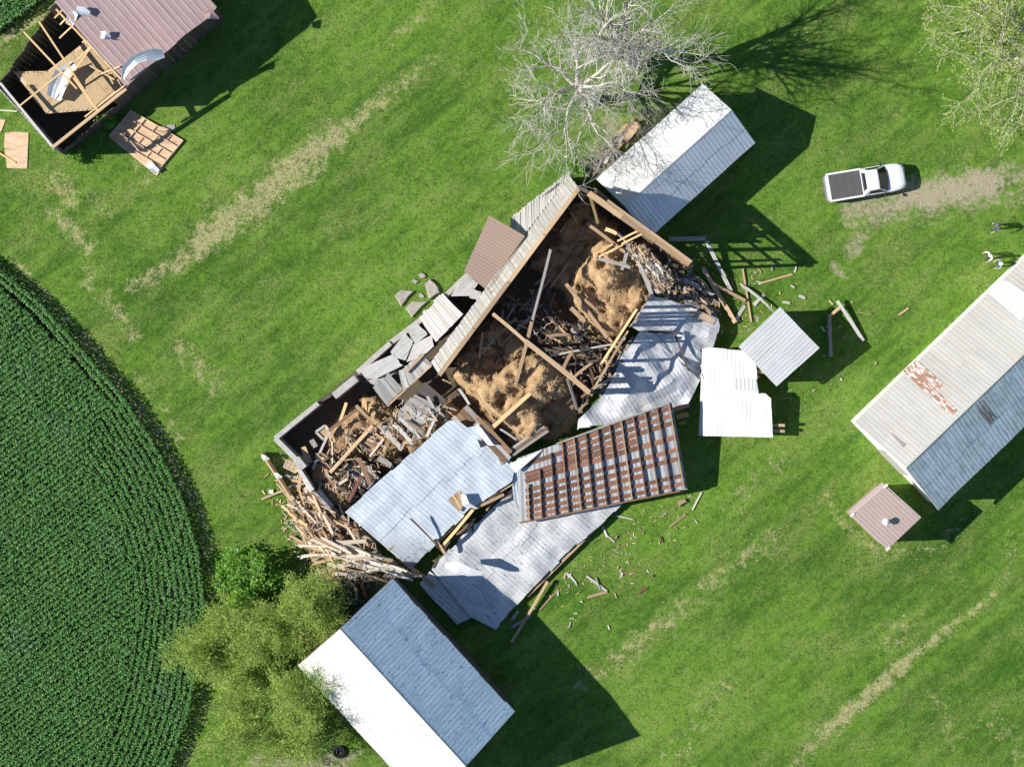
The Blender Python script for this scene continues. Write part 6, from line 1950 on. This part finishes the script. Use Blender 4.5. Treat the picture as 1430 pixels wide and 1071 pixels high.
def truck(loc, rz):
    t_ = thing('pickup_truck', 'white single-cab pickup truck with charcoal bed cover parked on the gravel', 'pickup truck', loc)
    Mx = Matrix.Translation(loc) @ Matrix.Rotation(rz, 4, 'Z')

    SH = {'cab', 'roof', 'windscreen', 'rear_window', 'side_window', 'rear_pillar', 'front_pillar', 'roof_rail', 'door', 'handle', 'mirror', 'mirror_arm', 'cabin_floor', 'seat', 'bed_header'}

    def part(name, v, f, mat, smooth=False, par=None):
        if name in SH: v = [(p[0] + .42, p[1], p[2]) for p in v]
        return mk(name, [Mx @ Vector(p) for p in v], f, M[mat], par or t_, smooth)

    def loft(name, secs, mat, smooth=True, caps=True):
        """secs: list of (x, [(y,z)...]) mirrored to a closed ring"""
        v = []; f = []
        n = len(secs[0][1]) * 2
        for (x, pr) in secs:
            ring = [(x, y, z) for (y, z) in pr] + [(x, -y, z) for (y, z) in reversed(pr)]
            v += ring
        for i in range(len(secs) - 1):
            for k in range(n):
                f.append((i * n + k, i * n + (k + 1) % n, (i + 1) * n + (k + 1) % n, (i + 1) * n + k))
        if caps:
            f.append(tuple(range(n))[::-1]); f.append(tuple((len(secs) - 1) * n + k for k in range(n)))
        return part(name, v, f, mat, smooth)
    # x forward; length 5.5, width 1.95
    def sec(x, w_, zt, rnd=0.12, zb=0.42):
        return (x, [(w_ - .06, zb), (w_, zb + .15), (w_, zt - rnd - .08), (w_ - rnd * .35, zt - rnd * .35), (w_ - rnd * 1.2, zt)])
    loft('body', [sec(1.1, .965, 1.06), sec(1.3, .97, 1.06), sec(1.75, .965, 1.05), sec(2.2, .93, 1.02), sec(2.5, .85, .97, .14), sec(2.68, .70, .90, .16), sec(2.74, .52, .82, .16)], 'truck_white')
    # hood panel, a shade proud
    hv = []; hf = []
    for i, (x, w_, z) in enumerate(((1.36, .78, 1.085), (1.7, .78, 1.085), (2.1, .74, 1.06), (2.45, .66, 1.01), (2.58, .52, .965))):
        for j in range(7):
            s = j / 6 * 2 - 1
            hv.append((x, s * w_, z + .035 * (1 - s * s)))
    for i in range(4):
        for j in range(6): a = i * 7 + j; hf.append((a, a + 1, a + 8, a + 7))
    part('hood', hv, hf, 'truck_white', True)
    # cab lower sides with the doors, then greenhouse
    loft('cab', [sec(-.72, .96, 1.10, .06), sec(-.2, .965, 1.10, .06), sec(.75, .965, 1.09, .06)], 'truck_white', False)
    rf = [(-.62, .64), (-.45, .68), (.0, .69), (.20, .67), (.27, .64)]
    rv = []; rff = []
    for (x, w_) in rf:
        for j in range(7):
            s = j / 6 * 2 - 1
            rv.append((x, s * w_, 1.74 + .05 * (1 - s * s) - (.03 if x in (-.62, .27) else 0)))
    for i in range(4):
        for j in range(6): a = i * 7 + j; rff.append((a, a + 1, a + 8, a + 7))
    part('roof', rv, rff, 'truck_white', True)
    # windscreen (curved), rear window, side windows, pillars
    wv = []; wf_ = []
    for k in range(5):
        q = k / 4
        for j in range(9):
            s = j / 8 * 2 - 1
            w_ = .84 * (1 - q) + .64 * q
            x = (1.04 - .12 * s * s) * (1 - q) + (.27 - .04 * s * s) * q
            wv.append((x, s * w_, 1.10 + .61 * q + .02 * (1 - s * s)))
    for k in range(4):
        for j in range(8): a = k * 9 + j; wf_.append((a, a + 1, a + 10, a + 9))
    part('windscreen', wv, wf_, 'truck_glass', True)
    part('rear_window', [(-.735, -.66, 1.18), (-.735, .66, 1.18), (-.64, .58, 1.66), (-.64, -.58, 1.66)], [(0, 1, 2, 3)], 'truck_glass')
    for s in (-1, 1):
        part('side_window', [(-.48, s * .90, 1.14), (.72, s * .91, 1.14), (.22, s * .70, 1.69), (-.40, s * .70, 1.70)], [(0, 1, 2, 3)], 'truck_glass')
        pv = [(-.72, s * .93, 1.10), (-.48, s * .905, 1.14), (-.40, s * .705, 1.70), (-.62, s * .65, 1.72)]
        part('rear_pillar', pv + [(-.76, s * .68, 1.15), (-.66, s * .56, 1.70)], [(0, 1, 2, 3), (0, 3, 5, 4)], 'truck_white')
        part('front_pillar', [(.72, s * .915, 1.13), (.93, s * .86, 1.09), (.24, s * .645, 1.735), (.22, s * .705, 1.70)], [(0, 1, 2, 3)], 'truck_white')
        part('roof_rail', [(-.62, s * .65, 1.715), (-.40, s * .715, 1.70), (.22, s * .712, 1.695), (.27, s * .64, 1.725), (0, s * .69, 1.75)], [(0, 1, 4), (1, 2, 4), (2, 3, 4)], 'truck_white')
        d0 = part('door', [(-.50, s * .972, .55), (.74, s * .972, .55), (.74, s * .972, 1.07), (-.50, s * .972, 1.07)], [(0, 1, 2, 3)], 'truck_white')
        mb = MB(); mb.box((-.36, s * .985, .96), (.16, .03, .05)); part('handle', mb.v, mb.f, 'black', par=d0)
        mb = MB(); mb.box((.66, s * 1.07, 1.17), (.10, .20, .17)); part('mirror', mb.v, mb.f, 'black')
        mb = MB(); mb.box((.66, s * .97, 1.12), (.05, .12, .04)); part('mirror_arm', mb.v, mb.f, 'black')
    mb = MB(); mb.box((0, 0, 1.09), (1.3, 1.75, .03)); part('cabin_floor', mb.v, mb.f, 'black')
    for y in (-.4, .4):
        mb = MB(); mb.box((-.25, y, 1.3), (.16, .5, .5)); part('seat', mb.v, mb.f, 'black')
    # bed: two walls, tailgate, header, cover
    for s in (-1, 1):
        mb = MB(); mb.box((-1.54, s * .93, .80), (2.42, .09, .66)); part('bed_side', mb.v, mb.f, 'truck_white')
        mb = MB(); mb.box((-1.54, s * .93, 1.15), (2.42, .12, .04)); part('bed_rail', mb.v, mb.f, 'truck_white')
    mb = MB(); mb.box((-2.72, 0, .82), (.08, 1.76, .62)); part('tailgate', mb.v, mb.f, 'truck_white')
    mb = MB(); mb.box((-2.70, 0, 1.15), (.14, 1.90, .05)); part('tailgate_cap', mb.v, mb.f, 'truck_white')
    mb = MB(); mb.box((-.80, 0, .84), (.08, 1.74, .60)); part('bed_header', mb.v, mb.f, 'truck_white')
    mb = MB(); mb.box((-1.54, 0, 1.145), (2.18, 1.73, .03)); part('bed_cover', mb.v, mb.f, 'truck_cover')
    for x in (-2.1, -1.55, -1.0):
        mb = MB(); mb.box((x, 0, 1.163), (.03, 1.7, .012)); part('cover_bow', mb.v, mb.f, 'truck_cover')
    mb = MB(); mb.box((-2.86, 0, .58), (.18, 1.75, .18)); part('rear_bumper', mb.v, mb.f, 'chrome')
    mb = MB(); mb.box((2.70, 0, .58), (.16, 1.15, .2)); part('front_bumper', mb.v, mb.f, 'chrome')
    mb = MB(); mb.box((2.70, 0, .80), (.10, .9, .16)); part('grille', mb.v, mb.f, 'black')
    mb = MB(); mb.box((-.3, 0, .45), (5.0, 1.5, .16)); part('chassis', mb.v, mb.f, 'black')
    for s in (-1, 1):
        mb = MB(); mb.box((2.46, s * .70, .80), (.22, .24, .16)); part('headlight', mb.v, mb.f, 'clear_lens')
        mb = MB(); mb.box((-2.74, s * .91, .86), (.08, .10, .34)); part('tail_light', mb.v, mb.f, 'red_lens')
        for x in (1.72, -1.72):
            c = Mx @ Vector((x, s * .86, .37))
            rot = Matrix.Rotation(rz, 4, 'Z') @ Matrix.Rotation(math.pi / 2, 4, 'X')
            w0 = lathe('wheel', [(.30, -.12), (.36, -.10), (.37, 0), (.36, .10), (.30, .12)], c, M['black_rubber'], t_, 18, rot=rot)
            lathe('rim', [(.22, -.125), (.22, .125)], c, M['chrome'], w0, 14, rot=rot)
    return t_


truck(W(1207, 256), math.radians(9.5))

# ------------------------------------------------------------------ people
M['skin'] = mat_plain('skin', (0.52, 0.33, 0.24), 0.6, var=0.05)
M['jeans'] = mat_plain('blue_jeans', (0.07, 0.09, 0.15), 0.9)
M['dark_trousers'] = mat_plain('dark_trousers', (0.05, 0.05, 0.06), 0.9)
M['shirt_navy'] = mat_plain('navy_shirt', (0.10, 0.11, 0.20), 0.9)
M['shirt_white'] = mat_plain('white_shirt', (0.80, 0.76, 0.74), 0.9, var=0.05)
M['shirt_grey'] = mat_plain('grey_check_shirt', (0.26, 0.27, 0.33), 0.9, var=0.4, scale=30)
M['shoes'] = mat_plain('shoes', (0.05, 0.04, 0.035), 0.7)
M['hair_brown'] = mat_plain('brown_hair', (0.10, 0.06, 0.04), 0.8, var=0.3, scale=30)
M['hair_pale'] = mat_plain('pale_hair', (0.45, 0.40, 0.34), 0.8, var=0.3, scale=30)
M['cap_white'] = mat_plain('white_cap', (0.78, 0.77, 0.76), 0.8, var=0.05)


def person(label, loc, face, shirt, trousers, hair, arms, stride=0.12, bend=0.0, cap=False):
    """arms: for each side a list of (forward, side, up) offsets of elbow and hand from the shoulder; face = heading"""
    t_ = thing('person', label, 'person', loc)
    J = {}
    def add(n, x, y, z, rr): J[n] = (Vector((x, y, z)), rr)
    b = bend
    add('pelvis', 0, 0, .93, (.15, .12)); add('waist', .02 + b * .1, 0, 1.08, (.14, .10)); add('chest', .03 + b * .3, 0, 1.30, (.175, .115))
    add('neck0', .02 + b * .45, 0, 1.44, (.09, .08)); add('neck', .03 + b * .5, 0, 1.50, (.058, .058)); add('jaw', .05 + b * .55, 0, 1.57, (.075, .085)); add('head', .04 + b * .6, 0, 1.67, (.082, .10)); add('crown', .03 + b * .62, 0, 1.735, (.06, .075))
    E = [('pelvis', 'waist'), ('waist', 'chest'), ('chest', 'neck0'), ('neck0', 'neck'), ('neck', 'jaw'), ('jaw', 'head'), ('head', 'crown')]
    for s, nm in ((1, 'l'), (-1, 'r')):
        st = stride * s
        add(nm + 'hip', .0, .10 * s, .86, (.105, .10)); add(nm + 'knee', st * .6 + .03, .11 * s, .49, (.068, .07)); add(nm + 'calf', st * .8, .11 * s, .33, (.062, .065)); add(nm + 'ankle', st, .115 * s, .09, (.045, .05)); add(nm + 'toe', st + .17, .13 * s, .04, (.042, .038)); 
        E += [('pelvis', nm + 'hip'), (nm + 'hip', nm + 'knee'), (nm + 'knee', nm + 'calf'), (nm + 'calf', nm + 'ankle'), (nm + 'ankle', nm + 'toe')]
        sh = Vector((.02 + b * .38, .20 * s, 1.40))
        add(nm + 'sh', *sh, (.07, .065))
        el, ha = arms[0 if s == 1 else 1]
        e_ = sh + Vector((el[0], el[1] * s, el[2])); h_ = sh + Vector((ha[0], ha[1] * s, ha[2]))
        add(nm + 'elb', *e_, (.046, .046)); add(nm + 'wri', *(e_.lerp(h_, .9)), (.030, .030))
        hd = (h_ - e_).normalized()
        add(nm + 'palm', *(h_ + hd * .05), (.036, .022))
        E += [('neck0', nm + 'sh'), (nm + 'sh', nm + 'elb'), (nm + 'elb', nm + 'wri'), (nm + 'wri', nm + 'palm')]
        side = hd.cross(Vector((0, 0, 1))); side = side.normalized() if side.length > .1 else Vector((0, 1, 0))
        for k, ln in enumerate((.07, .085, .08, .062)):
            add(f'{nm}f{k}', *(h_ + hd * (.05 + ln) + side * (.022 * (k - 1.5)) + Vector((0, 0, -.012))), (.009, .009)); E.append((nm + 'palm', f'{nm}f{k}'))
        add(nm + 'th', *(h_ + hd * .05 + side * -.055), (.010, .010)); E.append((nm + 'wri', nm + 'th'))
    names = list(J)
    me = bpy.data.meshes.new('body')
    me.from_pydata([J[n][0] for n in names], [(names.index(a), names.index(c)) for a, c in E], [])
    o = bpy.data.objects.new('body', me); COL.objects.link(o)
    md = o.modifiers.new('skin', 'SKIN'); md.use_smooth_shade = True
    for i, n in enumerate(names):
        me.skin_vertices[0].data[i].radius = J[n][1]
        me.skin_vertices[0].data[i].use_root = (n == 'pelvis')
    o.modifiers.new('sub', 'SUBSURF').levels = 1
    dg = bpy.context.evaluated_depsgraph_get()
    ev = bpy.data.meshes.new_from_object(o.evaluated_get(dg))
    bpy.data.objects.remove(o)
    ev.name = 'body'
    ev.materials.clear()
    for m_ in (M['skin'], M[shirt], M[trousers], M['shoes']): ev.materials.append(m_)
    Rz = Matrix.Rotation(face, 4, 'Z'); Tm = Matrix.Translation(loc)
    elb = [J['lelb'][0], J['relb'][0]]; hands = [J['lpalm'][0], J['rpalm'][0]]
    for pl in ev.polygons:
        c = pl.center
        dj = min(J, key=lambda n: (J[n][0] - c).length - max(J[n][1]) * .5)
        if dj in ('neck', 'jaw', 'head', 'crown') or dj[1:] in ('wri', 'palm', 'th', 'f0', 'f1', 'f2', 'f3'): pl.material_index = 0
        elif dj in ('pelvis',) or dj[1:] in ('hip', 'knee', 'calf'): pl.material_index = 2
        elif dj[1:] in ('ankle', 'toe'): pl.material_index = 3 if c.z < .11 else 2
        else: pl.material_index = 1
    zmin = min(v.co.z for v in ev.vertices)
    ev.transform(Tm @ Rz @ Matrix.Translation((0, 0, -zmin)))
    link_mesh('body', ev, t_)
    # hair or cap, nose and ears
    hc = J['head'][0] + Vector((-.012, 0, .015 - zmin))
    v = []; f = []
    for a in range(6):
        for k in range(12):
            th = a / 5 * math.pi / 2; ph = k / 12 * 2 * math.pi
            v.append(Tm @ Rz @ (hc + Vector((.118 * math.cos(ph) * math.cos(th), .10 * math.sin(ph) * math.cos(th), .115 * math.sin(th) - (.05 if math.cos(ph) < 0 and a == 0 else 0)))))
    for a in range(5):
        for k in range(12): f.append((a * 12 + k, a * 12 + (k + 1) % 12, (a + 1) * 12 + (k + 1) % 12, (a + 1) * 12 + k))
    if cap:
        n = len(v)
        for (x, y) in ((.09, -.085), (.19, -.06), (.205, 0), (.19, .06), (.09, .085)): v.append(Tm @ Rz @ (hc + Vector((x, y, .005))))
        f.append((n, n + 1, n + 2, n + 3, n + 4))
    mk('cap' if cap else 'hair', v, f, M[hair], t_, True)
    return t_


DOWN = ((.02, .06, -.29), (.10, .07, -.52))
person('person in navy shirt with one arm stretched out, standing apart on the grass', W(1388, 317), math.radians(205), 'shirt_navy', 'jeans', 'hair_brown',
       (((.24, .08, -.12), (.50, .06, -.14)), DOWN), .18, .1)
person('person in white shirt reaching forward on the grass beside the long shed', W(1378, 358), math.radians(215), 'shirt_white', 'dark_trousers', 'hair_pale',
       (((.22, .06, -.14), (.46, .02, -.12)), ((.05, .16, -.24), (.2, .2, -.42))), .15, .12)
person('person in grey shirt and pale cap nearest the long shed eave', W(1392, 370), math.radians(190), 'shirt_grey', 'jeans', 'cap_white',
       (((.16, .1, -.2), (.36, .04, -.24)), ((.1, .14, -.22), (.3, .06, -.3))), .12, .08, True)

# thin pale wire lying across the grass to the people
pts = [(1135, 412), (1180, 404), (1230, 394), (1290, 383), (1340, 370), (1376, 364), (1420, 351), (1450, 343)]
V = []; F = []
P_ = []
for i in range(len(pts) - 1):
    for k in range(6):
        s = k / 6; P_.append(W(pts[i][0] + (pts[i + 1][0] - pts[i][0]) * s, pts[i][1] + (pts[i + 1][1] - pts[i][1]) * s, .03 + .015 * math.sin(i * 7 + k)))
tube(V, F, P_, [0.007] * len(P_))
tag(mk('wire', V, F, M['wire'] if 'wire' in M else M['concrete'], None, True), 'thin pale wire lying across the grass toward the people', 'wire')
